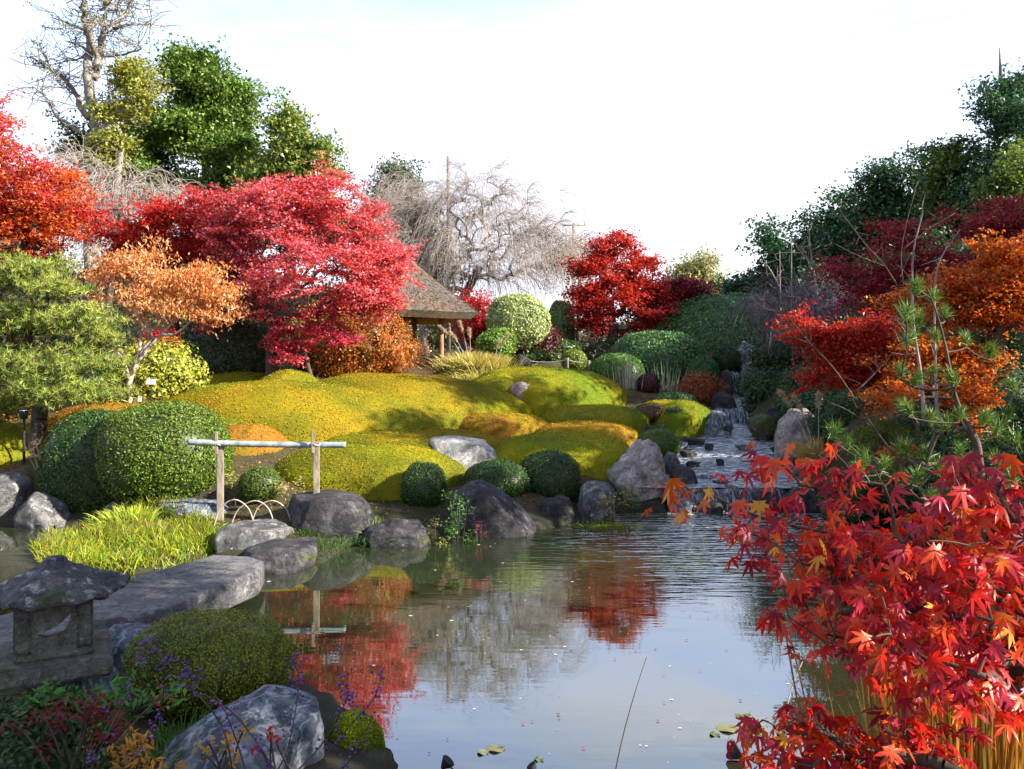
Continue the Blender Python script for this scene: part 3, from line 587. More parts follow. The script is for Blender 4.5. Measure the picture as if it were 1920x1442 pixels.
for (o, Y, dp, mt, sd, lb) in [([(1398,955),(1402,925),(1420,914),(1450,918),(1462,935),(1455,962)], 12.45, .5, 'rock_dark', 90, 'dark wet rock splitting the low waterfall near its right end'),
        ([(1455,958),(1462,924),(1490,912),(1530,916),(1548,935),(1545,962)], 12.5, .6, 'rock_dark', 91, 'broad dark rock closing the right end of the low waterfall'),
        ([(1318,962),(1322,944),(1340,938),(1356,948),(1352,966)], 12.15, .3, 'rock_dark', 92, 'small black rock standing in the foam under the low waterfall'),
        ([(1262,960),(1268,938),(1285,930),(1298,942),(1294,964)], 12.3, .35, 'rock_blue', 93, 'small bluish rock at the left foot of the low waterfall'),
        ([(1345,930),(1350,914),(1375,908),(1392,916),(1390,932)], 12.62, .35, 'rock_moss', 94, 'mossy rock breaking the lip of the low waterfall in its middle')]:
    R(lb, o, Y, dp, mt, sd, .12)
R('blue-grey veined boulder on the near bank, largest at the bottom of the photo', [(292,1450),(300,1400),(360,1350),(440,1325),(490,1303),(540,1320),(600,1335),(612,1360),(612,1452),(450,1500)], 4.1, .8, 'rock_blue', 70, .05, 6, below=.3)
R('moss-capped round stone in the water at the bottom', [(612,1440),(612,1385),(635,1345),(668,1343),(700,1362),(720,1400),(715,1440),(670,1470)], 4.45, .36, 'rock_moss', 71, .05, 5, mosstop=0)
R('dark stone under the lantern between bridge and clipped bush', [(150,1290),(165,1215),(215,1175),(262,1180),(292,1215),(290,1290)], 5.0, .6, 'rock_blue', 72, .08, 5)
# moss cushion on the near round stone
def moss_cushion(label, px0, px1, top, bot, Y, n, seed):
    cx = ((px0+px1)/2-CX)/F*Y; a = (px1-px0)/2/F*Y; zt = P(0, top, Y)[2]; zb = P(0, bot, Y)[2]
    V, f = dome(cx, Y-.02, a, a*.9, zt-zb, 2.3, 0, 0, seed, 14, 40, -.02, .16); V[:, 2] += zb; g = Geo().add(V, f, (.12, .14, .012))
    C, N = scatter(V, f, n); v, fl = leaves(C+N*rng.random((n, 1))*.015, unit(N+rng.normal(size=N.shape)*.6), rdir(n), .012, .007, .2); g.add(v, fl, pal(C, [(.42, .46, .02), (.26, .32, .015), (.13, .17, .01)], seed, 9, .25, 4))
    return solo(g, 'moss_cushion', M['moss'], (cx, Y, zb), label, 'moss')
moss_cushion('bright green moss cushion on the round stone at the bottom', 614, 714, 1338, 1398, 4.42, 9000, 5)

# ------------------------------------------------------------------ clipped shrubs
def shrub(label, px0, px1, top, bot, Y, cols, depth=.9, n=None, lsize=.03, seed=0, lump=.05, name='clipped_shrub', cat='shrub', group='clipped evergreen shrubs', expo=2.2, tilt=.6, mat='leaf', loose=0.0, twigs=False):
    cx = ((px0+px1)/2-CX)/F*Y; a = (px1-px0)/2/F*Y; zt = P(0, top, Y)[2]; zb = P(0, bot, Y)[2]; h = (zt-zb)/2; cz = (zt+zb)/2; b = a*depth
    D, Fc = ico(4)
    def rad(d): return (np.abs(d[:, 0])**expo+np.abs(d[:, 1])**expo+np.abs(d[:, 2])**expo)**(-1/expo)*(1+lump*1.8*fbm(d*1.6+seed*3.3, seed, 3)+.25*lump*fbm(d*7, seed+2, 2))
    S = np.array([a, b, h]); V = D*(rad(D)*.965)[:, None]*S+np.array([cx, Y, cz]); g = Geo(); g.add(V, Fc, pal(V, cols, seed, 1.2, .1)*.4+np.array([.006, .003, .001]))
    area = 4*np.pi*((a*b+a*h+b*h)/3); n = n or int(min(30000, area*4.2/(lsize**2)*.42)+900)
    d = rdir(n); d = d[d[:, 1] < .55]; d = d[(vnoise(d*np.array([a, b, h])*(.22/lsize)+seed, seed+6) < .42) | (rng.random(len(d)) < .25)]; n = len(d); C = d*(rad(d)*(1+loose*rng.random(n)**2+.018*rng.normal(size=n)))[:, None]*S+np.array([cx, Y, cz])
    N = unit(d/S); N2 = unit(N+rng.normal(size=N.shape)*tilt); far_ = Y > 15; v, fl = leaves(C, N2, rdir(n), lsize*(.7+.7*rng.random(n)), lsize*(.85 if far_ else .62), .2, far_)
    g.add(v, fl, pal(C, cols, seed, 2.0, .22, 3 if far_ else 4, .6))
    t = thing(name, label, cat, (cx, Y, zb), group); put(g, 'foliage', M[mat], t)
    k = 7; ang = rng.random(k)*6.28; A = np.stack([cx+np.cos(ang)*a*.12, Y+np.sin(ang)*b*.12, np.full(k, zb-.12)], 1); B = np.stack([cx+np.cos(ang)*a*.5, Y+np.sin(ang)*b*.5, np.full(k, zb+h*.7)], 1)
    v, f = tubes(A, B, np.full(k, .018), np.full(k, .012)); put(Geo().add(v, f), 'stem', M['bark'], t)
    return t
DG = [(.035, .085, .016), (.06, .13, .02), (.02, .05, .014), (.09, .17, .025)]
YG = [(.15, .22, .03), (.25, .32, .04), (.08, .15, .02), (.38, .40, .07)]
BG = [(.05, .13, .045), (.08, .19, .05), (.035, .09, .04)]
S = shrub
S('big dome-shaped clipped bush with the bamboo rail standing in front', 198, 428, 755, 950, 11.7, [(.09, .15, .015), (.15, .22, .02), (.05, .10, .012), (.22, .28, .03)], .95, 26000, .034, 1, .05, expo=2.35)
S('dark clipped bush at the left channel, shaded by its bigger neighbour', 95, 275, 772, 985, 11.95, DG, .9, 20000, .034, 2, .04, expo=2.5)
S('small ball shrub between the two posts of the bamboo rail', 451, 527, 877, 945, 11.2, [(.05, .09, .012), (.09, .14, .018), (.12, .13, .02)], 1, 7000, .024, 3)
S('round ball shrub standing alone left of the paired ball shrubs', 751, 838, 867, 958, 11.5, DG, 1, 9000, .024, 4)
S('left ball shrub of the pair behind the peaked boulder', 868, 992, 863, 952, 12.1, DG, 1, 11000, .026, 5)
S('right and taller ball shrub of the pair behind the peaked boulder', 968, 1090, 846, 962, 12.5, DG, 1, 12000, .026, 6)
S('ball shrub behind the craggy pale rock at the stream', 1193, 1272, 804, 866, 14.6, [(.06, .12, .02), (.10, .18, .02), (.15, .22, .03)], 1, 7000, .026, 7)
S('bright green clipped shrub at the foot of the two big clipped domes', 1104, 1208, 663, 745, 21.3, [(.07, .17, .02), (.10, .23, .03), (.05, .12, .02)], 1, 9000, .045, 8)
S('middle clipped dome with a sunlit crest in front of the largest dome', 1140, 1325, 622, 745, 23.4, BG, .9, 16000, .055, 9, .05)
S('largest clipped dome like a green hill at the back of the stream', 1215, 1560, 552, 760, 27.0, BG, .8, 28000, .065, 10, .07, expo=2.0)
S('small green shrub tucked between middle dome and the stream', 1288, 1348, 668, 735, 21.8, [(.03, .11, .03), (.05, .15, .04)], 1, 5000, .045, 11)
S('dark ball shrub beside the tall standing stone', 1336, 1388, 652, 702, 22.6, [(.015, .045, .012), (.03, .07, .018)], 1, 5000, .04, 12)
S('pale sunlit round topiary behind the pampas grass', 914, 1030, 552, 655, 25.2, [(.28, .35, .12), (.40, .46, .20), (.18, .26, .08)], .9, 11000, .06, 13, .08)
S('smaller pale green topiary right of the pale round topiary', 1026, 1078, 562, 665, 28.5, [(.14, .22, .07), (.22, .30, .10)], 1, 7000, .06, 14, .1)
S('small ball shrub behind the rope fence', 1052, 1100, 657, 695, 23.0, YG, 1, 4500, .045, 15)
S('low dark green cushion shrub above the green stream mound', 1222, 1305, 735, 768, 19.0, [(.05, .11, .03), (.09, .15, .04)], .8, 5000, .035, 16)
S('reddish-brown ball shrub at the left stream bank', 1188, 1250, 757, 795, 17.4, [(.10, .05, .02), (.14, .08, .03), (.07, .06, .02)], 1, 5000, .03, 17)
S('small dark ball shrub right of the reddish-brown one', 1244, 1292, 763, 795, 17.1, DG, 1, 4000, .03, 18)
S('dark maroon ball shrub below the bright green clipped shrub', 1194, 1237, 702, 742, 20.2, [(.09, .02, .025), (.06, .015, .02)], 1, 4000, .035, 19)
S('small golden cushion shrub beside the square dark stone', 1280, 1328, 712, 742, 20.6, [(.34, .30, .03), (.20, .22, .02)], 1, 3500, .035, 20)
S('clipped bush with olive leaves beside the lantern on the near bank', 258, 542, 1150, 1335, 4.9, [(.17, .20, .015), (.10, .16, .015), (.28, .28, .02), (.20, .11, .02)], .95, 30000, .0145, 21, .07, expo=2.1, loose=.06)
S('pampas-side yellow clipped low hedge under the pavilion', 830, 905, 676, 722, 20.4, [(.22, .24, .03), (.32, .29, .04)], .7, 6000, .04, 22, .08)
S('low dark hedge at the back between topiary and rope fence', 900, 1100, 634, 700, 26.0, DG, .5, 9000, .06, 23, .15)
S('dark shrub mass under the crimson tree at the back', 1080, 1250, 640, 705, 26.0, [(.02, .035, .015), (.04, .06, .02)], .5, 8000, .06, 24, .18, loose=.2)
S('dark glossy camellia bush under the central maple', 345, 520, 590, 745, 19.6, [(.02, .045, .012), (.04, .07, .016), (.07, .10, .03)], .7, 14000, .05, 25, .12, loose=.25)
S('yellow-green leafy bush at the foot of the white-stemmed tree', 225, 365, 655, 760, 15.8, [(.25, .30, .03), (.36, .36, .05), (.12, .18, .02)], .8, 7000, .06, 26, .15, loose=.4)
S('orange-red feathery shrub in front of the pavilion', 618, 768, 596, 712, 19.9, [(.50, .06, .02), (.44, .12, .03), (.50, .20, .04), (.22, .14, .03), (.46, .04, .04)], .7, 17000, .05, 27, .30, mat='red', loose=.35, name='red_shrub')
S('golden-leaved shrub between the central maple and the red shrub', 545, 660, 585, 705, 21.0, [(.34, .26, .03), (.20, .22, .03), (.40, .20, .03)], .7, 8000, .055, 28, .16, mat='red', loose=.35)
S('small red-leaved bush below the orange-leaved tree', 262, 330, 630, 700, 16.5, [(.40, .02, .02), (.28, .01, .015)], .8, 4000, .05, 29, .16, mat='red', loose=.4, name='red_shrub')
S('dark red low bush behind the pampas grass', 955, 1040, 612, 668, 25.5, [(.22, .02, .02), (.12, .02, .03), (.06, .05, .02)], .6, 6000, .06, 30, .2, mat='red', loose=.4, name='red_shrub')
S('scarlet bush showing right behind the pavilion eave', 862, 925, 558, 640, 26.5, [(.5, .03, .02), (.38, .02, .02)], .6, 5000, .06, 31, .4, mat='red', loose=.7, name='red_shrub')
S('small rusty red bush left of the small cascade', 1280, 1345, 708, 768, 19.9, [(.28, .05, .02), (.34, .10, .03), (.14, .03, .02)], .8, 4000, .045, 32, .2, mat='red', loose=.5, name='red_shrub')
S('green bush right of the pampas grass in front of the dark hedge', 900, 960, 622, 672, 24.0, [(.12, .24, .03), (.2, .3, .05)], .7, 4500, .055, 33, .15, loose=.3)
S('orange-leaved low shrub at the far left behind the pine', -40, 70, 640, 800, 14.6, [(.30, .10, .03), (.24, .15, .03), (.14, .10, .03)], .7, 9000, .05, 34, .2, mat='red', loose=.4, name='red_shrub')
S('dark leafy bush on the near bank below the stone lantern', -80, 180, 1330, 1480, 3.7, [(.02, .06, .012), (.04, .10, .02), (.015, .035, .01)], .7, 5000, .032, 35, .2, loose=.4)
for q, (x0, x1, y0, y1, Y, lb) in enumerate([(1400, 1520, 700, 765, 19.5, 'feathery low conifer spreading right of the topmost waterfall'), (1490, 1620, 690, 770, 17.5, 'spreading dark green shrub under the scarlet maple spray'),
        (1540, 1660, 752, 850, 13.6, 'glossy dark shrub behind the pinkish boulder'), (1600, 1780, 690, 800, 15.0, 'deep green shrub in the shade of the right bank'), (1760, 2000, 700, 900, 10.5, 'dark green thicket at the right edge behind the pine'),
        (1700, 1860, 830, 960, 9.6, 'low dark shrub at the foot of the bare sloping branch'), (1560, 1700, 880, 975, 10.9, 'dark ferny shrub at the pond edge right of the waterfall'),
        (1410, 1560, 625, 712, 20.6, 'dim green shrub under the purple twigs, right of the standing stone'), (1530, 1700, 600, 700, 18.0, 'dim shrub on the slope behind the scarlet maple spray'), (1680, 1850, 580, 700, 16.0, 'dark shrub on the slope behind the two upright stems'),
        (1820, 1990, 560, 720, 14.5, 'dark shrub on the slope at the right edge behind the orange maple'), (1470, 1600, 740, 800, 16.2, 'low dark shrub on the slope behind the pinkish boulder'), (1840, 1990, 840, 980, 8.4, 'dark bush at the right edge below the young pine'), (1700, 1880, 760, 860, 11.8, 'dusky green shrub between mossy boulders and young pine')]):
    S(lb, x0, x1, y0, y1, Y, [(.02, .06, .02), (.04, .10, .03), (.03, .045, .015)], .7, 8000, .05, 50+q, .2, loose=.35, name='dark_shrub', group='dark shrubs on the right bank')

# ------------------------------------------------------------------ trees
def skeleton(trunk, att, steps=3, up=.25, jit=.08, seed=0):
    """nodes, parents: greedy growth of limbs from the trunk polyline to every foliage point"""
    r = np.random.default_rng(seed); pos = [np.array(p) for p in trunk]; par = [-1]+list(range(len(trunk)-1)); att = np.array(att)
    top = pos[-1]; order = np.argsort(np.linalg.norm(att-pos[len(pos)//2], axis=1)); tips = []; n0 = max(1, int(len(trunk)*.35)); arr = np.array(pos); cap = len(pos)+len(att)*steps+2
    A = np.zeros((cap, 3)); A[:len(pos)] = arr; n = len(pos)
    for k in order:
        a = att[k]; dd = A[n0:n]-a; c = np.linalg.norm(dd, axis=1)+.6*np.maximum(0, dd[:, 2]); i = int(np.argmin(c))+n0; p = A[i]; L = np.linalg.norm(a-p); m = p+(a-p)*.5+np.array([0, 0, up*L*.5])+r.normal(size=3)*jit*L
        last = i
        for s in range(1, steps+1):
            t = s/steps; q = (1-t)**2*p+2*t*(1-t)*m+t*t*a; A[n] = q; par.append(last); last = n; n += 1
        tips.append(last)
    return A[:n], np.array(par), tips
def limbs(A, par, tips, r0, rmin=.006, power=.5, taper_trunk=0):
    cnt = np.zeros(len(A)); cnt[tips] = 1
    for i in range(len(A)-1, 0, -1): cnt[par[i]] += cnt[i]
    r = np.maximum(rmin, r0*(cnt/cnt.max())**power); i = np.arange(1, len(A)); p = par[i]
    return A[p], A[i], np.maximum(r[p], r[i]) if False else np.where(r[p] > 2.2*r[i], r[i]*1.3, r[p]), r[i]
def foliage(att, per, cr_, flat, lsize, cols, seed, up=1.0, freq=1.0, elong=.6, jit=.2, rand=.45, droop=0, tri=False):
    n = len(att)*per; q = rdir(n)*rng.random((n, 1))**.6; s_ = np.repeat(cr_*(.75+.8*rng.random(len(att))), per)[:, None]; tl = np.repeat(rng.normal(size=(len(att), 2))*.35, per, 0); q = q*np.array([1.55, 1.55, 1.1*flat]); q[:, 2] += (q[:, :2]*tl).sum(1)
    C = np.repeat(att, per, 0)+q*s_
    N = unit(rng.normal(size=(n, 3))*.75+np.array([0, 0, up])); T = rdir(n)-np.array([0, 0, droop])
    v, f = leaves(C, N, T, lsize*(.65+.7*rng.random(n)), lsize*elong, .18, tri); return v, f, pal(C, cols, seed, freq, jit, 3 if tri else 4, rand)
def blobpts(blobs, Y, n, shell=.35, dscale=.8):
    vol = np.array([b[2]*b[3]*min(b[2], b[3]) for b in blobs], float)**.75; cnt = np.maximum(2, (vol/vol.sum()*n).astype(int)); out = []
    for b, c in zip(blobs, cnt):
        dY = b[4] if len(b) > 4 else 0; Yb = Y+dY; q = rdir(c)*(rng.random((c, 1))**shell); ce = P(b[0], b[1], Yb); s = Yb/F*1.08
        out.append(ce+q*np.array([b[2]*s, b[2]*s*dscale, b[3]*s]))
    return np.concatenate(out)
def tree(name, label, trunk, blobs, Y, cols, n_att, per, lsize, clump, flat=.5, r0=.15, bark='bark', leaf='leaf', seed=0, up=1.0, group=None, cat='tree', steps=3, growup=.25, shell=.4, freq=1.0, elong=.6, sides=5, rmin=.008, droop=0, dscale=.8, branches=True, rand=.45, gap=.24):
    """trunk: (px, row, dY) points from the foot up"""
    T = [P(x, y, Y+dy) for x, y, dy in trunk]; base = T[0].copy(); z = gz(base[0], base[1])
    if z < base[2] or abs(z-base[2]) > .02: T = [np.array([base[0], base[1], z-.05])]+T[1:]
    T = smoothpath(T, 4); att = blobpts(blobs, Y, int(n_att*1.45), shell, dscale); att = att+rng.normal(size=att.shape)*clump*np.array([.5, .5, .35])
    ns = fbm(att*np.array([1, 1, 1.8])/(clump*4.5), seed+40, 2); att = att[ns > np.quantile(ns, gap)]; A, par, tips = skeleton(T, att, steps, growup, .08, seed)
    t = thing(name, label, cat, (T[0][0], T[0][1], z), group); a, b, ra, rb = limbs(A, par, tips, r0, rmin)
    nt = len(T)-1; g = Geo(); v, f = tubes(a[:nt], b[:nt], ra[:nt], rb[:nt], 10); g.add(v, f)
    v, f = tubes(a[nt:], b[nt:], ra[nt:], rb[nt:], sides); g.add(v, f); put(g, 'trunk', M[bark], t)
    v, f, c = foliage(att, per, clump, flat, lsize, cols, seed, up, freq, elong*(1.25 if Y >= 17 else 1), .2, rand, droop, Y >= 17); put(Geo().add(v, f, c), 'crown', M[leaf], t)
    return t
# palettes of autumn leaves
CRIM = [(.50, .02, .07), (.66, .12, .22), (.56, .03, .04), (.72, .28, .36)]  # the paler pinks paint gloss highlights into the leaf colour
CORE = [(.55, .05, .015), (.62, .10, .015), (.50, .02, .03)]
RED = [(.55, .02, .02), (.60, .06, .03), (.42, .015, .03), (.62, .12, .02)]
ORAN = [(.62, .20, .03), (.62, .13, .03), (.60, .30, .07), (.50, .08, .03)]
tree('maple_tree', 'large crimson-pink maple spreading in front of the thatched pavilion', [(508,700,0),(512,640,0),(520,590,0)],
     [(725,495,40,35,-.2),(390,400,50,40,.5),(620,350,60,25,.3),(560,430,110,75,0),(450,470,70,80,.4),(660,460,85,75,0),(700,530,70,62,-.2),(600,520,130,60,-.6),(480,400,75,60,.3),(560,385,90,45,.3),(640,400,70,45,0),(715,475,50,50,.3),(500,540,80,40,.5),(700,562,34,24,-.3),(420,560,60,30,.6),(400,600,40,20,.2),(460,590,50,18,-.2),(560,575,60,20,-.5),(640,560,60,20,-.4)], 18.2, CRIM+CORE[:1]+CRIM[:2], 640, 112, .060, .23, .30, .14, leaf='red', seed=3, up=1.3, freq=.8, steps=4, growup=.12)
tree('maple_tree', 'scarlet maple between the weeping cherry and the crimson-pink maple', [(330,720,0),(325,620,0),(320,540,0)],
     [(180,420,50,30,.2),(450,520,60,45,0),(230,480,60,40,.3),(300,420,90,45,0),(370,430,70,60,0),(250,440,50,50,0),(330,500,80,45,0),(410,480,50,60,0),(340,380,60,30,.2)], 19.6, RED, 380, 110, .065, .24, .5, .15, leaf='red', seed=5, up=1.2, freq=.9)
tree('maple_tree', 'tall red maple at the left edge reaching out of the frame', [(-70,720,0),(-60,560,0),(-40,440,0)],
     [(20,460,90,40,.2),(-30,380,100,60,.2),(90,380,60,40,0),(30,300,75,45,0),(60,350,95,50,0),(0,240,50,60,0),(-60,300,90,120,.3),(30,410,90,45,0),(90,430,60,30,0),(-20,440,90,50,0),(120,400,35,25,.2)], 19.0, RED[:2]+ORAN[:1]+CRIM[:2], 480, 105, .065, .27, .42, .2, leaf='red', seed=7, up=1.2, freq=.8)
tree('maple_tree', 'low pink maple spray hanging beside the dark camellia bush', [(590,700,0),(570,660,0),(560,640,0)],
     [(560,630,45,22,0),(600,600,35,25,0),(545,660,30,18,-.2),(640,640,22,14,0)], 18.0, CRIM, 60, 90, .06, .17, .45, .05, leaf='red', seed=9, up=1.3)
tree('orange_tree', 'orange-leaved tree with pale forked stems beside the pine', [(245,752,0),(243,715,0),(258,675,0),(285,635,0)],
     [(295,515,70,38,0),(235,505,45,24,.2),(375,535,40,32,-.2),(195,525,34,16,0),(330,482,50,20,0),(420,565,24,24,0),(255,560,36,20,-.2),(335,575,45,18,-.3),(400,598,22,12,-.2),(180,560,20,12,0),(290,478,36,13,.2)], 14.2, [(.60,.17,.04),(.64,.30,.12),(.58,.22,.06),(.66,.40,.18),(.48,.07,.04)], 230, 42, .080, .19, .6, .05, 'palebark', 'red', 11, .5, freq=1.8, elong=.38, droop=1.3, growup=-.1, gap=.38)
add_ = bpy.data.objects['orange_tree']; g = Geo()
for pa in ([(243,712),(232,680),(215,650),(200,620)], [(256,680),(290,640),(330,600),(372,572)], [(250,700),(262,650),(270,600),(280,560)], [(285,635),(270,600),(240,570)], [(300,628),(330,625),(360,600)]):
    q = smoothpath([P(x, y, 14.15) for x, y in pa], 5); add_path(g, q, np.linspace(.035, .012, len(q)), 7)
put(g, 'forked_stems', M['palebark'], add_)
tree('maple_tree', 'crimson maple at the back right of centre beside the green domes', [(1150,655,0),(1148,600,0),(1150,560,0)],
     [(1150,480,50,32,0),(1110,510,50,22,0),(1195,500,40,28,0),(1150,550,75,38,0),(1215,540,35,30,0),(1100,560,35,30,0),(1170,600,75,28,0),(1110,600,30,20,0),(1230,580,25,30,0),(1160,455,22,14,0)], 27.0, [(.42,.02,.03),(.50,.05,.02),(.34,.015,.04),(.58,.12,.02)], 420, 75, .085, .27, .45, .18, leaf='red', seed=13, up=1.2, freq=.6)
tree('maple_tree', 'dark wine-red maple right of the crimson maple at the back', [(1275,660,0),(1275,610,0),(1278,585,0)],
     [(1270,560,45,30,0),(1310,545,28,18,0),(1260,590,40,25,0),(1300,575,25,20,0),(1245,540,25,22,0)], 28.0, [(.20,.01,.025),(.14,.01,.03),(.34,.03,.02)], 190, 75, .085, .27, .5, .12, leaf='red', seed=15, up=1.2)

PINE = [(.20, .26, .035), (.30, .34, .06), (.13, .19, .03), (.34, .33, .08)]
def needles(pos, up, k, L, wd, spread=.8):
    n = len(pos)*k; A = np.repeat(pos, k, 0); D = unit(rng.normal(size=(n, 3))*spread+np.repeat(up, k, 0)); return blades(A, D, L*(.7+.5*rng.random(n)), wd)
def pine(label, trunk, pads, Y, cols, n, k, L, seed, r0=.12, wd=.008, group=None):
    T = [P(x, y, Y+dy) for x, y, dy in trunk]; z = gz(T[0][0], T[0][1]); T[0][2] = z-.05; T = smoothpath(T, 4); att = blobpts(pads, Y, n, .5, 1.0)
    # needles sit in the upper shell of every pad
    A, par, tips = skeleton(T, att, 3, .1, .06, seed); t = thing('pine_tree', label, 'tree', (T[0][0], T[0][1], z), group); a, b, ra, rb = limbs(A, par, tips, r0, .006)
    nt = len(T)-1; g = Geo(); v, f = tubes(a[:nt], b[:nt], ra[:nt], rb[:nt], 10); g.add(v, f); v, f = tubes(a[nt:], b[nt:], ra[nt:], rb[nt:], 5); g.add(v, f); put(g, 'trunk', M['bark'], t)
    tuf = np.repeat(att, 5, 0)+rng.normal(size=(len(att)*5, 3))*np.array([.09, .09, .035]); up = np.tile([0, 0, .9], (len(tuf), 1))+rng.normal(size=(len(tuf), 3))*.3
    v, f, m = needles(tuf, up, k, L, wd); c = pal(tuf, cols, seed, 1.2, .2, 1, .5); put(Geo().add(v, f, np.repeat(c, k*m, 0)), 'crown', M['needle'], t); return t
pine('light green garden pine in layered pads at the left edge', [(60,860,0),(75,760,0),(50,650,.2),(90,560,0),(60,500,0)],
     [(60,500,70,22,0),(20,530,60,25,.2),(100,540,70,18,-.2),(150,600,70,28,0),(60,600,80,30,.3),(190,640,40,22,0),(110,680,100,30,-.2),(180,735,60,25,-.3),(90,735,70,28,-.5),(20,680,60,40,.2),(-40,600,60,60,0),(215,690,25,20,0),(0,760,50,25,0)], 12.9, PINE, 1250, 11, .11, 17, wd=.012)

# evergreen broadleaf trees behind on the left
EV = [(.05, .11, .018), (.09, .17, .025), (.16, .24, .04), (.03, .07, .015)]
EVL = [(.18, .24, .035), (.30, .34, .07), (.09, .15, .025), (.36, .38, .10)]
tree('evergreen_tree', 'tall dense evergreen with a pointed top left of centre', [(380,720,0),(385,560,0),(382,300,0),(350,160,0)],
     [(350,140,45,40,0),(385,180,65,50,0),(350,240,75,50,0),(425,215,42,55,0),(300,270,60,60,0),(400,290,80,60,0),(330,330,80,55,0),(450,290,40,50,0),(470,180,12,20,0),(380,120,30,20,0),(420,350,60,30,0)], 38.0, EV, 640, 95, .16, .50, .6, .28, 'greybark', seed=21, up=.6, freq=.45, gap=.36, rmin=.02, group='evergreen trees behind the maples')
tree('evergreen_tree', 'olive evergreen sloping down to the right beside the pointed one', [(560,720,0),(545,500,0),(530,330,0)],
     [(545,235,28,30,0),(560,290,42,45,0),(510,320,38,35,0),(580,340,50,45,0),(520,370,70,45,0),(610,380,45,35,0),(650,410,40,28,0),(560,420,70,40,0),(480,360,40,40,0),(690,420,36,28,0),(545,205,14,15,0),(600,290,30,30,0),(640,360,40,35,0),(670,440,50,35,0),(600,430,80,40,0)], 36.0, EVL, 560, 90, .155, .48, .6, .25, 'greybark', seed=23, up=.6, freq=.45, gap=.36, rmin=.02, group='evergreen trees behind the maples')
tree('evergreen_tree', 'dark low evergreen behind the tall bare-limbed tree', [(230,720,0),(235,500,0),(230,330,0)],
     [(225,225,45,30,0),(260,260,45,40,0),(200,270,60,30,0),(280,330,50,40,0),(140,260,30,20,0),(230,320,60,30,0)], 40.0, [(.025, .06, .02), (.05, .10, .03)], 260, 80, .17, .6, .7, .25, 'greybark', seed=25, up=.5, freq=.3, rmin=.02, group='evergreen trees behind the maples')
YT = 35.0; c0 = P(175, 640, YT); zt0 = gz(c0[0], YT); tt = thing('tall_sparse_tree', 'tall pale tree with bare spreading limbs at the top left', 'tree', (c0[0], YT, zt0)); g = Geo(); ends = []
for pa, r0_ in [([(172,720),(176,420),(175,300),(178,230),(172,150),(165,95),(163,40),(170,0),(175,-60)], .40), ([(176,150),(183,110),(184,70),(187,20),(190,-30)], .20), ([(180,130),(190,95),(205,65),(225,30),(238,0),(250,-40)], .20), ([(168,222),(150,200),(135,175),(110,140),(85,125),(66,112)], .18),
        ([(180,262),(192,240),(205,215),(225,190),(250,180),(275,186)], .20), ([(166,100),(150,85),(120,75)], .09), ([(163,60),(140,48),(102,36)], .09), ([(190,105),(225,103),(272,97)], .10), ([(212,55),(245,45),(277,32)], .09), ([(150,250),(118,225),(100,215),(95,190),(70,168)], .10), ([(205,215),(200,190),(215,165),(250,140)], .08),
        ([(110,140),(95,130),(92,108)], .06), ([(187,20),(205,5),(230,-30)], .07), ([(165,95),(150,110),(122,118)], .06), ([(225,30),(222,10),(215,-20)], .06), ([(250,180),(262,160),(280,150)], .06), ([(184,70),(205,60),(215,40)], .05), ([(170,0),(150,-10),(120,-20)], .08), ([(135,175),(125,165),(120,140)], .05)]:
    q = smoothpath([P(x, y, YT)+np.array([0, rng.normal()*.35*(i_ > 1), 0]) for i_, (x, y) in enumerate(pa)], 5)
    if pa[0][1] > 700: q[0][2] = zt0-.1
    q += rng.normal(size=q.shape)*r0_*.12; add_path(g, q, np.linspace(r0_*.85, max(.022, r0_*.22), len(q)), 8); ends.append(q[len(q)//3:] if r0_ < .3 else q[-14:])
ends = np.concatenate(ends); k = 420; s0 = ends[rng.integers(0, len(ends), k)]; d0 = unit(rng.normal(size=(k, 3))*np.array([1, 1, .5])+np.array([0, 0, .25])); e0 = s0+d0*(.5+.9*rng.random((k, 1))); m0 = (s0+e0)/2+rng.normal(size=s0.shape)*.08; e1 = e0+unit(d0+rng.normal(size=d0.shape)*.6)*.5
for a_, b_ in ((s0, m0), (m0, e0), (e0, e1)):
    v, f = tubes(a_, b_, np.full(k, .020), np.full(k, .014), 4); g.add(v, f)
put(g, 'trunk', M['greybark'], tt); sel = e0[rng.random(k) < .42]; v, f, c = foliage(sel, 22, .32, .5, .10, [(.20, .25, .08), (.32, .35, .14), (.10, .16, .04)], 27, .8, .3); put(Geo().add(v, f, c), 'crown', M['leaf'], tt)
tree('yellowish_tree', 'small leafy tree with yellow-green leaves beside the tall pale tree', [(205,720,0),(215,400,0),(230,260,0)],
     [(240,140,35,22,0),(225,200,40,20,0),(205,270,30,18,0),(190,300,22,20,0),(255,180,20,25,0)], 33.5, [(.20, .24, .03), (.30, .30, .05), (.12, .18, .02)], 110, 60, .13, .42, .55, .14, 'greybark', seed=29, up=.8, freq=.4, rmin=.02)
tree('conifer_tree', 'dark small conifer poking out left of the weeping cherry', [(740,720,0),(740,500,0),(740,340,0)],
     [(740,335,35,22,0),(745,370,42,30,0),(730,400,40,30,0),(720,350,20,20,0),(760,420,40,40,0)], 40.0, [(.05, .09, .04), (.09, .14, .06)], 150, 70, .15, .5, .7, .2, 'greybark', seed=31, up=.6, freq=.3, rmin=.02)
tree('pale_tree', 'pale hazy yellow-green tree at the back behind the dark red maple', [(1310,680,0),(1308,600,0),(1308,540,0)],
     [(1308,505,35,22,0),(1290,530,30,22,0),(1335,525,26,22,0),(1310,550,42,20,0)], 44.0, [(.30, .30, .12), (.40, .38, .18), (.2, .24, .08)], 150, 75, .14, .48, .7, .2, 'greybark', seed=33, up=.6, freq=.3, rmin=.02)
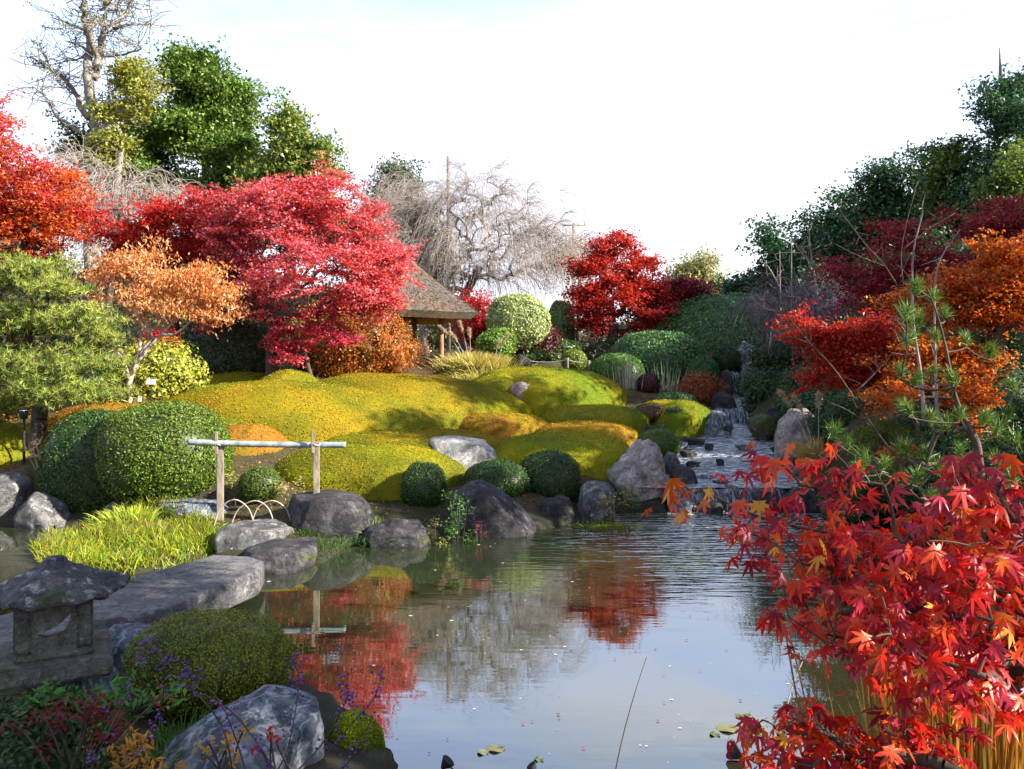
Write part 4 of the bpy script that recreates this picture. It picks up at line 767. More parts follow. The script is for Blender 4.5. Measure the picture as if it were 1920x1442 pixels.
tree('yellowish_tree', 'yellow-green leafy tree showing through between red maple and pavilion', [(800,700,0),(790,600,0),(785,540,0)],
     [(780,480,55,45,0),(800,530,50,40,0),(730,470,50,40,0),(760,430,40,30,0)], 31.0, [(.20, .24, .05), (.30, .30, .08)], 150, 60, .13, .45, .7, .14, 'greybark', seed=35, up=.6, freq=.4, rmin=.02)
# filler greenery far behind so that the sky does not show low between the trunks
for q, (x0, x1, y0, Y, lb) in enumerate([(-300, 160, 470, 33, 'dark hedge far behind the left maples'), (80, 470, 505, 33, 'dark hedge behind the orange-leaved tree'), (380, 800, 545, 34, 'dark hedge behind the central maple'),
        (740, 1120, 590, 35, 'dim bushes behind the central weeping cherry'), (1080, 1400, 600, 40, 'dim bushes behind the red trees at the back')]):
    S(lb, x0, x1, y0, 760, Y, [(.05, .07, .03), (.09, .10, .04), (.12, .09, .05)], .25, 12000, .12, 70+q, .2, loose=.25, name='background_hedge', group='hedges far behind the garden', cat='hedge')

# dark conifers on the right hillside
CON = [(.03, .09, .04), (.05, .13, .05), (.02, .06, .03), (.10, .17, .05)]
CONY = [(.10, .17, .03), (.20, .26, .04), (.05, .11, .03), (.05, .13, .05)]
def conifer(label, px, top, wpx, Y, cols, seed, n=260, per=95, bot=700, lean=0):
    h = bot-top; bl = []; n = int(n*1.35); per = int(per*1.1); wpx *= 1.08; n = int(n*.78); per = int(per*.92)
    r = np.random.default_rng(seed)
    for k in range(9):
        t = (k+.5)/9; w = wpx*(.28+.72*t**.75)*(.85+.3*r.random()); bl.append((px+r.normal()*wpx*.22+lean*(1-t), top+h*.06+t*h*.88, w*.62, h*.085, r.normal()*.3))
        bl.append((px+r.choice([-1, 1])*w*.55, top+t*h+h*.04, w*.35, h*.05, -.6*r.random()))
    return tree('conifer_tree', label, [(px, bot, 0), (px, top+h*.5, 0), (px+lean*.5, top+h*.12, 0)], bl, Y, cols, n, per, .0042*Y, .0155*Y, .55, .0045*Y, 'bark', 'leaf', seed, .7, 'evergreen trees on the right hillside', freq=.5, rmin=.02, shell=.5)
conifer('blue-green conifer at the left foot of the right hillside', 1395, 478, 55, 36, CON, 41, 200)
conifer('rounded conifer second from the left on the right hillside', 1462, 415, 55, 34, CON, 42, 220)
conifer('dark conifer below the small red treetop on the hillside skyline', 1530, 392, 65, 32, CON, 43, 240)
conifer('dark conifer rising behind the bare saplings', 1585, 352, 70, 30, CON, 44, 260)
conifer('dense dark evergreen with the first high shoulder of the skyline', 1655, 300, 85, 28, CON, 45, 300, 100)
conifer('dense evergreen with a ragged flat top in the middle of the slope', 1725, 278, 85, 27, CON, 46, 300, 100)
conifer('lighter evergreen left of the tallest tree on the right', 1790, 245, 85, 25, CONY, 47, 320, 100)
conifer('tallest evergreen at the right edge with a bare spike top', 1870, 118, 110, 24, CON, 48, 460, 110)
conifer('yellow-green lit evergreen at the right edge below the tallest one', 1900, 260, 110, 20, CONY, 49, 380, 110)
conifer('evergreen at the right border behind the orange maple', 1965, 150, 110, 22, CON, 50, 300, 100)
conifer('low grey-green evergreen behind the purple twigs', 1560, 500, 80, 23, [(.05, .11, .06), (.08, .15, .08)], 51, 200)
conifer('soft green conifer between scarlet spray and hillside', 1650, 480, 85, 20, [(.06, .13, .06), (.10, .18, .07), (.14, .2, .06)], 52, 260)
conifer('dark green conifer behind the purple-red maple', 1760, 420, 100, 18.5, [(.03, .08, .04), (.06, .12, .05)], 53, 300)
# spike on the tallest
p0 = P(1876, 150, 24); p1 = P(1874, 90, 24); g = Geo(); add_path(g, [p0, (p0+p1)/2+.03, p1], [.06, .04, .015], 6)
tt_ = bpy.data.objects.get('conifer_tree.008') or None
solo(g, 'dead_treetop', M['greybark'], p0, 'bare dead spike sticking out above the tallest evergreen', 'branch')

# ------------------------------------------------------------------ weeping cherries
def weeping(label, trunk, limbs_px, Y, ntw, L, seed, r0=.16, mat='twig', group='leafless weeping trees', spread=.5, name='weeping_cherry', tw=.0085, bark='bark'):
    r = np.random.default_rng(seed); T = [P(x, y, Y+dy) for x, y, dy in trunk]; z = gz(T[0][0], T[0][1]); T[0][2] = z-.05; T = smoothpath(T, 5)
    t = thing(name, label, 'tree', (T[0][0], T[0][1], z), group); g = Geo(); add_path(g, T, np.linspace(r0, r0*.55, len(T)), 10); put(g, 'trunk', M[bark], t)
    ends = []; 
    for (x, y, w, h) in limbs_px:
        n = max(4, int(w*h/110))
        for _ in range(n):
            q = r.normal(size=3)*.5; ends.append(P(x+q[0]*w, y+q[1]*h, Y)+np.array([0, q[2]*w/F*Y*.9, 0]))
    A, par, tips = skeleton(T, np.array(ends), 5, .55, .07, seed); a, b, ra, rb = limbs(A, par, tips, r0*.62, .007, .5); v, f = tubes(a, b, ra, rb, 5); put(Geo().add(v, f), 'branches', M[bark if mat != 'twig' else 'greybark'], t)
    cnt = np.arange(len(T)+2, len(A)); src = A[r.choice(cnt, ntw)]; c0 = np.array(T[-1]); out = src-c0; out[:, 2] *= .2; out = unit(out+r.normal(size=out.shape)*.9)
    sg = 5; ln = L*(.45+.75*r.random(ntw)); vel = unit(out*spread+np.array([0, 0, .35])+r.normal(size=out.shape)*.25); pts = [src]; p = src.copy()
    for k in range(sg):
        vel = unit(vel+np.array([0, 0, -.33-.12*k])+r.normal(size=vel.shape)*.07); p = p+vel*(ln/sg)[:, None]; p[:, 2] = np.maximum(p[:, 2], z+.3); pts.append(p.copy())
    g = Geo()
    for k in range(sg):
        w0 = tw*(1-.09*k); v, f = tubes(pts[k], pts[k+1], np.full(ntw, w0), np.full(ntw, w0*.9), 3); g.add(v, f)
    put(g, 'hanging_twigs', M[mat], t); return t
weeping('large leafless weeping cherry in the centre, veil of pale hanging twigs', [(878,700,0),(860,590,0),(868,560,0),(900,500,0)],
        [(850,380,60,50),(910,370,80,60),(960,400,70,50),(1000,440,70,40),(800,420,60,60),(770,390,50,50),(860,460,100,50),(930,480,100,60),(1010,500,70,40),(1040,450,40,30),(820,500,60,50),(870,330,20,30)], 30.0, 5000, 1.8, 61, .26, tw=.0062, spread=.9)
weeping('leafless weeping cherry between the red maples on the left', [(190,720,0),(200,600,0),(215,470,0),(225,400,0)],
        [(220,350,60,30),(180,380,60,50),(260,370,50,40),(200,430,60,50),(150,340,50,40),(310,370,40,30)], 24.0, 1100, 1.7, 62, .13, tw=.0075)
weeping('leafless tree with drooping twigs left behind the central cherry', [(745,720,0),(750,560,0),(752,450,0)],
        [(740,360,50,30),(760,390,50,50),(730,430,50,50),(700,400,30,40)], 33.0, 800, 1.8, 63, .14, tw=.009)
weeping('small hazy twiggy tree right of the central cherry by the utility pole', [(1085,680,0),(1085,560,0),(1088,500,0)],
        [(1085,460,40,30),(1100,490,30,30),(1060,480,40,30)], 34.0, 500, 1.6, 64, .12, tw=.013)
weeping('purple-grey weeping twigs right of the large clipped dome', [(1490,720,0),(1488,640,0),(1492,560,0)],
        [(1490,540,70,30),(1530,560,60,40),(1450,570,50,30),(1500,590,90,40),(1560,540,40,40)], 19.0, 900, .9, 65, .05, 'purpletwig', tw=.006, spread=.9)
def bare(label, paths, Y, r, mat='greybark', twn=20, twl=.4, seed=0, name='bare_sapling', cat='tree', sides=6):
    rr = np.random.default_rng(seed); P0 = P(*paths[0][0], Y); z = gz(P0[0], P0[1]); t = thing(name, label, cat, (P0[0], P0[1], min(z, P0[2]))); g = Geo(); allp = []
    for i, pa in enumerate(paths):
        q = smoothpath([P(x, y, Y) for x, y in pa], 5); rad = np.linspace(r*(1 if i == 0 else .6), r*.25, len(q)); add_path(g, q, rad, sides); allp.append(q)
    allp = np.concatenate(allp)
    if twn:
        s = allp[rr.choice(len(allp), twn)]; d = unit(rr.normal(size=(twn, 3))+np.array([0, 0, .6])); e = s+d*(twl*(.4+rr.random((twn, 1)))); m = (s+e)/2+rr.normal(size=s.shape)*twl*.08
        for a, b in ((s, m), (m, e)):
            v, f = tubes(a, b, np.full(twn, r*.22), np.full(twn, r*.16), 4); g.add(v, f)
    put(g, 'stems', M[mat], t); return t, allp
bare('pale bare sapling with stubby side twigs on the right hillside', [[(1530,640),(1532,560),(1520,470),(1516,418)],[(1532,560),(1545,520)],[(1525,500),(1500,470),(1483,445)]], 19.0, .035, seed=1, twn=30, twl=.35)
bare('second pale bare sapling, left of the stubby one on the hillside', [[(1464,640),(1463,560),(1462,470)],[(1463,540),(1440,500),(1425,490)]], 20.0, .03, seed=2, twn=20)
bare('thin bare sapling at the middle of the hillside below the dark conifers', [[(1485,640),(1484,520),(1484,445)]], 21.0, .025, seed=3, twn=12)
# utility pole and the other pole
def pole(label, px, top, bot, Y, r, arm):
    a = P(px, bot, Y); b = P(px, top, Y); t = thing('utility_pole', label, 'pole', a); g = Geo(); add_path(g, [a, b], [r, r*.8], 10); put(g, 'shaft', M['greybark'], t)
    if arm:
        g = Geo(); add_path(g, [b+np.array([-.9, 0, -.15]), b+np.array([.9, 0, -.15])], .06, 6); add_path(g, [b+np.array([-.6, 0, -1.3]), b+np.array([.6, 0, -1.3])], .06, 6); put(g, 'crossarm', M['greybark'], t)
        for x in (-.8, -.3, .3, .8):
            g = Geo(); add_path(g, [b+np.array([x, 0, -.1]), b+np.array([x, 0, .1])], .05, 6); put(g, 'insulator', M['paleplate'], t)
    return t
pole('distant utility pole with short crossarm right of the cherry', 1076, 419, 700, 60, .16, True)
pole('thick grey dead pole rising out of the central weeping cherry', 841, 293, 690, 33, .10, False)

# ------------------------------------------------------------------ thatched pavilion
def box(c, s, rz=0.0, bev=.01):
    b = bmesh.new(); bmesh.ops.create_cube(b, size=1)
    for v in b.verts: v.co = Vector((v.co.x*s[0], v.co.y*s[1], v.co.z*s[2]))
    if bev: bmesh.ops.bevel(b, geom=b.edges[:], offset=bev, segments=1, affect='EDGES')
    bmesh.ops.triangulate(b, faces=b.faces[:]); V = np.array([v.co[:] for v in b.verts]); Fc = np.array([[v.index for v in f.verts] for f in b.faces]); b.free()
    cz, sz = math.cos(rz), math.sin(rz); V = np.stack([V[:, 0]*cz-V[:, 1]*sz, V[:, 0]*sz+V[:, 1]*cz, V[:, 2]], 1)+np.array(c); return V, Fc
def beam(a, b_, w, h):
    a = np.array(a, float); b_ = np.array(b_, float); d = b_-a; L = np.linalg.norm(d); V, f = box((0, 0, 0), (L, w, h), 0, min(w, h)*.12); x = d/L; y = unit(np.cross(np.array([0, 0, 1.]), x)); z = np.cross(x, y)
    return V[:, :1]*x+V[:, 1:2]*y+V[:, 2:]*z+(a+b_)/2, f
YP = 21.8; pc = P(748, 690, YP); pz = pc[2]-.15; pav = thing('pavilion', 'thatched wooden garden pavilion with square roof half hidden by the crimson maple', 'pavilion', (pc[0], YP, pz)); RZ = .55
def pl(x, y, z): c, s = math.cos(RZ), math.sin(RZ); return np.array([pc[0]+x*c-y*s, YP+x*s+y*c, z])
ze = P(893, 590, YP)[2]; za = P(748, 466, YP)[2]; hwid = 1.70
g = Geo(); nr, nt = 16, 96; V = []
for side_, (off, zoff) in enumerate([(0, 0), (-.16, -.17)]):
    for i in range(nr):
        t = i/(nr-1)
        for j in range(nt):
            a = 2*np.pi*j/nt; sq = 1/max(abs(math.cos(a)), abs(math.sin(a))); rr_ = (hwid+off*t)*t*min(sq, 1.30); z = za+zoff*(1.0)-(za-ze)*(t**.93)*1.0+(.06*(sq-1)*t*t if sq > 1.2 else 0)
            V.append(pl(rr_*math.cos(a), rr_*math.sin(a), z+.015*math.sin(j*3.1)*t))
V = np.array(V); i = (np.arange(nr-1)[:, None]*nt+np.arange(nt)[None]).ravel(); j = (np.arange(nr-1)[:, None]*nt+((np.arange(nt)+1) % nt)[None]).ravel()
f1 = np.stack([i, i+nt, j+nt, j], 1); g.add(V[:nr*nt], f1); roof_under = Geo().add(V[nr*nt:], f1[:, ::-1]+0)
e = (nr-1)*nt+np.arange(nt); e2 = (nr-1)*nt+((np.arange(nt)+1) % nt); rim = np.stack([e, e+nr*nt, e2+nr*nt, e2], 1)
gg = Geo().add(V, rim); g2 = Geo(); g2.add(V[:nr*nt], f1); g2.v.append(V.astype(np.float32)); g2.c.append(np.full((len(V), 3), .2, np.float32)); g2.f.append(rim+g2.n); g2.n += len(V)
C, N = scatter(V[:nr*nt], f1, 16000); D = np.stack([C[:, 0]-pc[0], C[:, 1]-YP, np.full(len(C), -.55)], 1); vb, fb, _ = blades(C+N*.005, unit(D)+rng.normal(size=D.shape)*.18+N*.04, .12, .008); 
rf = put(g2, 'roof', M['thatch'], pav, False)
ro = put(Geo().add(vb, fb), 'straw', M['thatch'], rf); ro['kind'] = 'stuff'
put(roof_under, 'ceiling', M['reed'], pav, False)
for k in range(16):
    a = 2*np.pi*k/16+.1; sq = min(1/max(abs(math.cos(a)), abs(math.sin(a))), 1.3); v, f = beam(pl(.1*math.cos(a), .1*math.sin(a), za-.3), pl(hwid*.9*sq*math.cos(a), hwid*.9*sq*math.sin(a), ze-.13), .05, .06); put(Geo().add(v, f), 'rafter', M['wood'], pav, False)
w = .86
for x, y in ((w, -w), (w, w), (-w, w), (-w, -w)):
    g = Geo(); add_path(g, [pl(x, y, pz), pl(x, y, (pz+ze)/2), pl(x, y, ze+.12)], [.075, .07, .065], 10); put(g, 'post', M['wood'], pav)
for (a, b_) in (((w, -w), (w, w)), ((w, w), (-w, w)), ((-w, w), (-w, -w)), ((-w, -w), (w, -w))):
    v, f = beam(pl(a[0]*1.12, a[1]*1.12, ze+.02), pl(b_[0]*1.12, b_[1]*1.12, ze+.02), .09, .11); put(Geo().add(v, f), 'lintel', M['wood'], pav, False)
    v, f = beam(pl(a[0], a[1], pz+.2), pl(b_[0], b_[1], pz+.2), .12, .5)
    if (a, b_) != ((-w, -w), (w, -w)): put(Geo().add(v, f), 'low_wall', M['plaster'], pav, False)
v, f = box(pl(-.2, .2, pz+.42), (1.2, .35, .06), RZ); put(Geo().add(v, f), 'bench', M['wood'], pav, False)

# ------------------------------------------------------------------ bamboo rail, hoops, fence, plates
Yr = 10.35; rb_ = thing('bamboo_rail', 'grey bamboo rail resting on two split wooden posts in front of the clipped bush', 'rail', (P(500, 930, Yr)[0], Yr, gz(P(500, 930, Yr)[0], Yr)))
a = P(353, 829, Yr-.06); b_ = P(648, 834, Yr+.06); ts = np.linspace(0, 1, 60); pts = a+(b_-a)*ts[:, None]; pts[:, 2] -= .012*np.sin(ts*np.pi); rad = np.full(60, .040)
for q in (4, 14, 24, 33, 42, 51): rad[q] = .045; rad[q+1] = .038
g = Geo(); add_path(g, pts, rad, 14); put(g, 'bamboo_pole', M['bamboo'], rb_)
for (x, top, bot) in ((413, 823, 940), (593, 821, 925)):
    g = Geo()
    c = P(x, bot, Yr); tpz = P(x, top, Yr)[2]; gz_ = min(gz(c[0], Yr), c[2])-.1; v, f = box((c[0], Yr, (tpz-.05+gz_)/2), (.085, .07, tpz-.05-gz_), .2, .008); g.add(v, f)
    v, f = box((c[0]-.03, Yr-.055, tpz-.05), (.04, .03, .30), .2, .006); g.add(v, f); pst = put(g, 'post', M['postwood'], rb_, False); pst['kind'] = 'thing'
    g = Geo(); an = np.linspace(0, 2*np.pi, 13); add_path(g, np.stack([c[0]+.0*an+.055*np.cos(an), Yr+.075*np.sin(an), np.full(13, P(x, 833, Yr)[2])+.01*np.sin(an*2)], 1), .007, 6); put(g, 'rope_tie', M['rope'], rb_)
for i, (x0, xm, x1, yb0, yt, yb1, lb) in enumerate([(400, 440, 480, 978, 937, 982, 'leftmost of the three thin bamboo hoops behind the stepping stones'), (430, 478, 516, 982, 939, 976, 'middle one of the three thin bamboo hoops behind the stepping stones'), (472, 512, 550, 966, 939, 980, 'rightmost of the three thin bamboo hoops behind the stepping stones')]):
    Y = 10.05+.1*i; pts = smoothpath([P(x0, yb0+12, Y), P(lerp(x0, xm, .35), lerp(yb0, yt, .62), Y), P(xm, yt, Y), P(lerp(x1, xm, .35), lerp(yb1, yt, .62), Y), P(x1, yb1+12, Y)], 6); g = Geo(); add_path(g, pts, .0085, 6)
    solo(g, 'bamboo_hoop', M['reed'] if 0 else M['palebark'], pts[0], lb, 'hoop', 'bamboo hoops edging the path')
rp = []
for i, (x, top, bot, Y, lb) in enumerate([(985, 672, 694, 22.6, 'leftmost short post of the rope fence, beside the dark hedge'), (1064, 671, 694, 22.2, 'middle short post of the rope fence, before the small ball shrub'), (1104, 676, 697, 22.0, 'rightmost short post of the rope fence')]):
    a = P(x, bot, Y); b_ = P(x, top, Y); g = Geo(); add_path(g, [a-np.array([0, 0, .2]), (a+b_)/2, b_], .045, 8); solo(g, 'fence_post', M['postwood'], a, lb, 'post', 'short posts of the rope fence'); rp.append(b_-np.array([0, 0, .05]))
q = np.concatenate([bez(rp[0], (rp[0]+rp[1])/2-np.array([0, 0, .14]), rp[1], 8), bez(rp[1], (rp[1]+rp[2])/2-np.array([0, 0, .08]), rp[2], 8)[1:]]); g = Geo(); add_path(g, q, .016, 6); solo(g, 'fence_rope', M['rope'], rp[0], 'pale rope strung along the short fence posts at the back', 'rope')
def plate(label, x, y, Y, w, h, tilt):
    c = P(x, y, Y); z0 = gz(c[0], Y); t = thing('name_plate', label, 'sign', (c[0], Y, z0)); g = Geo(); add_path(g, [(c[0], Y+.02, z0), (c[0], Y+.02, c[2])], .012, 6); put(g, 'stake', M['darkmetal'], t)
    v, f = box((0, 0, 0), (w, h, .012), 0, .002); ct, s_ = math.cos(tilt), math.sin(tilt); v = np.stack([v[:, 0], v[:, 1]*ct-v[:, 2]*s_, v[:, 1]*s_+v[:, 2]*ct], 1)+c; put(Geo().add(v, f), 'plate', M['paleplate'], t, False)
plate('small tilted white name plate under the orange-leaved tree', 283, 716, 13.9, .16, .12, .9)
plate('white name plate stake right of the orange-leaved tree', 262, 748, 13.6, .06, .10, 1.3)
c = P(45, 785, 12.4); z0 = gz(c[0], 12.4); t = thing('garden_lamp', 'short black garden spotlight with a pale cap at the left edge', 'lamp', (c[0], 12.4, z0)); g = Geo(); add_path(g, [(c[0], 12.4, z0), (c[0], 12.4, c[2]+.02)], .02, 8); put(g, 'stake', M['darkmetal'], t)
g = Geo(); add_path(g, [c, c+np.array([.01, -.02, .12])], [.05, .06], 12); put(g, 'housing', M['darkmetal'], t); g = Geo(); add_path(g, [c+np.array([.01, -.02, .122]), c+np.array([.01, -.02, .135])], .063, 12); put(g, 'cap', M['paleplate'], t)

# ------------------------------------------------------------------ stone bridge slab
poly = np.array([(-2.33, 7.32), (-2.40, 7.72), (-2.62, 7.92), (-3.0, 7.98), (-3.28, 7.25), (-3.6, 6.55), (-3.9, 5.8), (-4.0, 5.2), (-3.4, 4.95), (-2.98, 5.5), (-2.62, 6.3)])
b = bmesh.new(); fc = b.faces.new([b.verts.new((x, y, .08)) for x, y in poly]); 
if fc.normal.z < 0: bmesh.ops.reverse_faces(b, faces=[fc])
b.normal_update(); r_ = bmesh.ops.extrude_face_region(b, geom=[fc]); vs = [v for v in r_['geom'] if isinstance(v, bmesh.types.BMVert)]
zt_ = .31
for v in vs: v.co.z = zt_
bmesh.ops.recalc_face_normals(b, faces=b.faces[:]); bmesh.ops.bevel(b, geom=b.edges[:], offset=.016, segments=1, affect='EDGES'); bmesh.ops.triangulate(b, faces=b.faces[:])
for _ in range(4):
    lg = [e for e in b.edges if e.calc_length() > .09]
    if lg: bmesh.ops.subdivide_edges(b, edges=lg, cuts=1); bmesh.ops.triangulate(b, faces=b.faces[:])
V = np.array([v.co[:] for v in b.verts]); Fc = np.array([[v.index for v in f.verts] for f in b.faces]); b.free()
V = V+.012*np.stack([fbm(V*4.2, 3, 5), fbm(V*2.2+9, 4, 4), .45*fbm(V*2.8+5, 5, 4)], 1)+.008*rng.normal(size=V.shape)*0
solo(Geo().add(V, Fc), 'stone_bridge', M['slab'], (-3.2, 6.5, .08), 'long thick stone slab laid as a bridge over the water on the left', 'bridge')
t = np.linspace(0, 1, 12)
R('rough stone under the near end of the slab bridge', [(60,1250),(80,1190),(150,1170),(230,1185),(262,1225),(240,1262)], 5.3, .7, 'rock_dark', 80, .07, 5)

# ------------------------------------------------------------------ stone lantern
YL = 4.2; LX = P(104, 1100, YL)[0]; lz = gz(LX, YL); lan = thing('stone_lantern', 'low mossy stone lantern with a wide uneven roof at the left edge', 'stone lantern', (LX, YL, lz)); RL = math.radians(28)
def lo(x, y, z): c, s = math.cos(RL), math.sin(RL); return np.array([LX+x*c-y*s, YL+x*s+y*c, z])
def grow_box(c, s, sub=.05, amp=.008, seed=1, bev=.012):
    b = bmesh.new(); bmesh.ops.create_cube(b, size=1)
    for v in b.verts: v.co = Vector((v.co.x*s[0], v.co.y*s[1], v.co.z*s[2]))
    bmesh.ops.bevel(b, geom=b.edges[:], offset=bev, segments=2, affect='EDGES'); bmesh.ops.triangulate(b, faces=b.faces[:])
    for _ in range(4):
        lg = [e for e in b.edges if e.calc_length() > sub]
        if lg: bmesh.ops.subdivide_edges(b, edges=lg, cuts=1); bmesh.ops.triangulate(b, faces=b.faces[:])
    V = np.array([v.co[:] for v in b.verts]); Fc = np.array([[v.index for v in f.verts] for f in b.faces]); b.free(); V = V+amp*np.stack([fbm(V*9+seed, 3, 3), fbm(V*9+9+seed, 4, 3), fbm(V*9+5+seed, 5, 3)], 1)
    return np.array([lo(*(p+np.array(c))) for p in V]), Fc
zp = .66
v, f = grow_box((0, 0, (lz-.1+zp-.10)/2), (.24, .24, zp-.10-lz+.1), .06, .01, 1, .03); put(Geo().add(v, f), 'pedestal', M['lantern'], lan)
v, f = grow_box((0, 0, zp-.05), (.52, .52, .10), .05, .01, 2, .015); put(Geo().add(v, f), 'platform', M['lantern'], lan)
fb_ = thing('firebox', None, None, lo(0, 0, zp)); del fb_
fbx = bpy.data.objects['firebox']; bpy.data.objects.remove(fbx)
zc = zp+.29
v, f = grow_box((0, 0, zp+.02), (.36, .36, .035), .05, .006, 3, .008); base_ = put(Geo().add(v, f), 'firebox_floor', M['lantern'], lan)
for sx, sy in ((-1, -1), (1, -1), (1, 1), (-1, 1)):
    v, f = grow_box((sx*.14, sy*.14, (zp+.035+zc)/2), (.075, .075, zc-zp-.037), .05, .006, 4+sx+sy, .01); put(Geo().add(v, f), 'corner_post', M['lantern'], lan)
def holed_panel(w, h, hole, thick):
    """flat stone panel with an opening; local x along the width, z up"""
    b = bmesh.new(); o = [(-w, -h), (w, -h), (w, h), (-w, h)]; oe = []; ov = [b.verts.new((x, 0, z)) for x, z in o]; iv = [b.verts.new((x, 0, z)) for x, z in hole]
    ed = [b.edges.new((ov[i], ov[(i+1) % 4])) for i in range(4)]+[b.edges.new((iv[i], iv[(i+1) % len(iv)])) for i in range(len(iv))]
    bmesh.ops.triangle_fill(b, edges=ed, use_beauty=True); fs = b.faces[:]; r_ = bmesh.ops.extrude_face_region(b, geom=fs)
    for v in r_['geom']:
        if isinstance(v, bmesh.types.BMVert): v.co.y += thick
    bmesh.ops.recalc_face_normals(b, faces=b.faces[:]); bmesh.ops.triangulate(b, faces=b.faces[:]); V = np.array([v.co[:] for v in b.verts]); Fc = np.array([[v.index for v in f.verts] for f in b.faces]); b.free(); return V, Fc
cres = [(-.075, -.03), (-.045, -.048), (.0, -.05), (.045, -.03), (.07, .015), (.075, .06), (.05, .035), (.02, .005), (-.02, -.012)]
v, f = holed_panel(.102, (zc-zp-.037)/2, cres, .035); v = v+np.array([0, -.165, (zp+.035+zc)/2]); 
put(Geo().add(np.array([lo(*p) for p in v]), f), 'carved_panel', M['lantern'], lan, False)
v, f = holed_panel(.102, (zc-zp-.037)/2, [(-.06, -.06), (.06, -.06), (.06, .07), (-.06, .07)], .035); v = v+np.array([0, -.165, (zp+.035+zc)/2]); v = np.stack([-v[:, 1]*-1, v[:, 0], v[:, 2]], 1)
put(Geo().add(np.array([lo(*p) for p in v]), f), 'window_panel', M['lantern'], lan, False)
# roof: six-cornered with a slightly drooping rim and a worn knob
nr, nt = 26, 72; V = []
prof_r = .94*np.array([0, .045, .06, .07, .085, .12, .19, .27, .335, .37, .372, .35, .24, .12, 0]); prof_z = np.array([.285, .28, .262, .24, .222, .20, .165, .115, .065, .035, .005, -.005, .012, .02, .02])
tq = np.linspace(0, 14, 40); pr = np.interp(tq, range(15), prof_r); pzv = np.interp(tq, range(15), prof_z)*.68
for r0_, z0_ in zip(pr, pzv):
    for j in range(nt):
        a = 2*np.pi*j/nt; k6 = .93+.07*math.cos(6*a)**1; V.append((r0_*(k6 if r0_ > .1 else 1)*math.cos(a), r0_*(k6 if r0_ > .1 else 1)*math.sin(a), z0_+.03*(max(0, math.cos(6*a))**2)*(r0_/.37)**3))
V = np.array(V); V = V+.030*np.stack([fbm(V*5, 3, 4), fbm(V*5+9, 4, 4), .8*fbm(V*6+5, 5, 4)], 1)*np.clip(np.linalg.norm(V[:, :2], axis=1)/.15, .3, 1)[:, None]
i = (np.arange(39)[:, None]*nt+np.arange(nt)[None]).ravel(); j = (np.arange(39)[:, None]*nt+((np.arange(nt)+1) % nt)[None]).ravel()
put(Geo().add(np.array([lo(p[0], p[1], p[2]+zc+.005) for p in V]), np.stack([i, i+nt, j+nt, j], 1)), 'roof', M['lanternroof'], lan)

# ------------------------------------------------------------------ grasses
def grass_on(poly_px, Zs, n, L, wd, cols, seed, lean=.35, droop=.35, seg=3, dens=None):
    """blades rooted on the ground inside an outline given in pixels at known ground"""
    xy = np.array([(P(x, y, Y)[0], Y) for x, y, Y in poly_px]); lo_ = xy.min(0); hi = xy.max(0); q = lo_+rng.random((n*4, 2))*(hi-lo_); q = q[sdist(q[:, 0], q[:, 1], xy) > 0][:n]; n = len(q)
    A = np.stack([q[:, 0], q[:, 1], ground_z(q[:, 0], q[:, 1])-.01], 1); D = unit(np.stack([rng.normal(size=n)*lean, rng.normal(size=n)*lean, np.ones(n)], 1)); hh = L*(.35+1.0*rng.random(n)**1.6)*(1+.9*fbm(A*2.6, seed, 2))
    v, f, m = blades(A, D, hh, wd*(.7+.6*rng.random(n)), droop, seg); return v, f, pal(A, cols, seed, 1.5, .2, m, .5), A
v, f, c, A = grass_on([(60,1035,9.4),(190,975,11.0),(300,950,11.0),(415,960,10.6),(412,1030,9.5),(365,1055,8.95),(240,1082,8.38),(120,1092,8.18),(75,1078,8.5)], 0, 9000, .22, .013, [(.24,.32,.02),(.36,.38,.03),(.12,.22,.02),(.34,.22,.04),(.10,.14,.02)], 5)
solo(Geo().add(v, f, c), 'grass', M['grass'], (-4.4, 9.6, .1), 'bright lime-green grass covering the small spit behind the stone bridge', 'grass', kind='stuff')
def clump(label, px, py, Y, n, L, wd, cols, seed, spread=.12, lean=.5, droop=.5, name='grass_clump', cat='grass', plumes=None, seg=5, dir=(0, 0), group=None):
    c0 = P(px, py, Y); z = gz(c0[0], Y); z = z if abs(z-c0[2]) < .5 else c0[2]; A = np.stack([c0[0]+rng.normal(size=n)*spread, Y+rng.normal(size=n)*spread, np.full(n, z-.02)], 1)
    D = np.stack([(A[:, 0]-c0[0])/spread*lean*.6+rng.normal(size=n)*lean*.5+dir[0], (A[:, 1]-Y)/spread*lean*.6+rng.normal(size=n)*lean*.5+dir[1], np.ones(n)], 1); v, f, m = blades(A, D, L*(.55+.55*rng.random(n)), wd, droop, seg)
    t = thing(name, label, cat, (c0[0], Y, z), group); put(Geo().add(v, f, pal(A, cols, seed, 1.5, .2, m, .9)), 'blades', M['grass'], t)['kind'] = 'stuff'
    for (tx, ty) in plumes or []:
        e = P(tx, ty, Y-.1); s = np.array([c0[0], Y, z]); q = bez(s, s*.35+e*.65+np.array([0, 0, .25]), e, 14); g = Geo(); add_path(g, q, np.linspace(.008, .004, 14), 5); tip = q[-6:]
        k = 260; ii = rng.integers(0, 5, k); bs = tip[ii]+(tip[ii+1]-tip[ii])*rng.random((k, 1)); dd = unit(tip[ii+1]-tip[ii])*.8+rng.normal(size=(k, 3))*.35-np.array([0, 0, .15]); vb, fb, _ = blades(bs, dd, .10, .010); g.add(vb, fb, (.52, .44, .33)); put(g, 'plume', M['grass'], t)
    return t
clump('tall bright grass tuft standing at the back of the grassy spit', 250, 985, 10.4, 420, .42, .014, [(.36,.46,.04),(.46,.50,.07),(.22,.36,.03)], 1, .12, .42, .35)
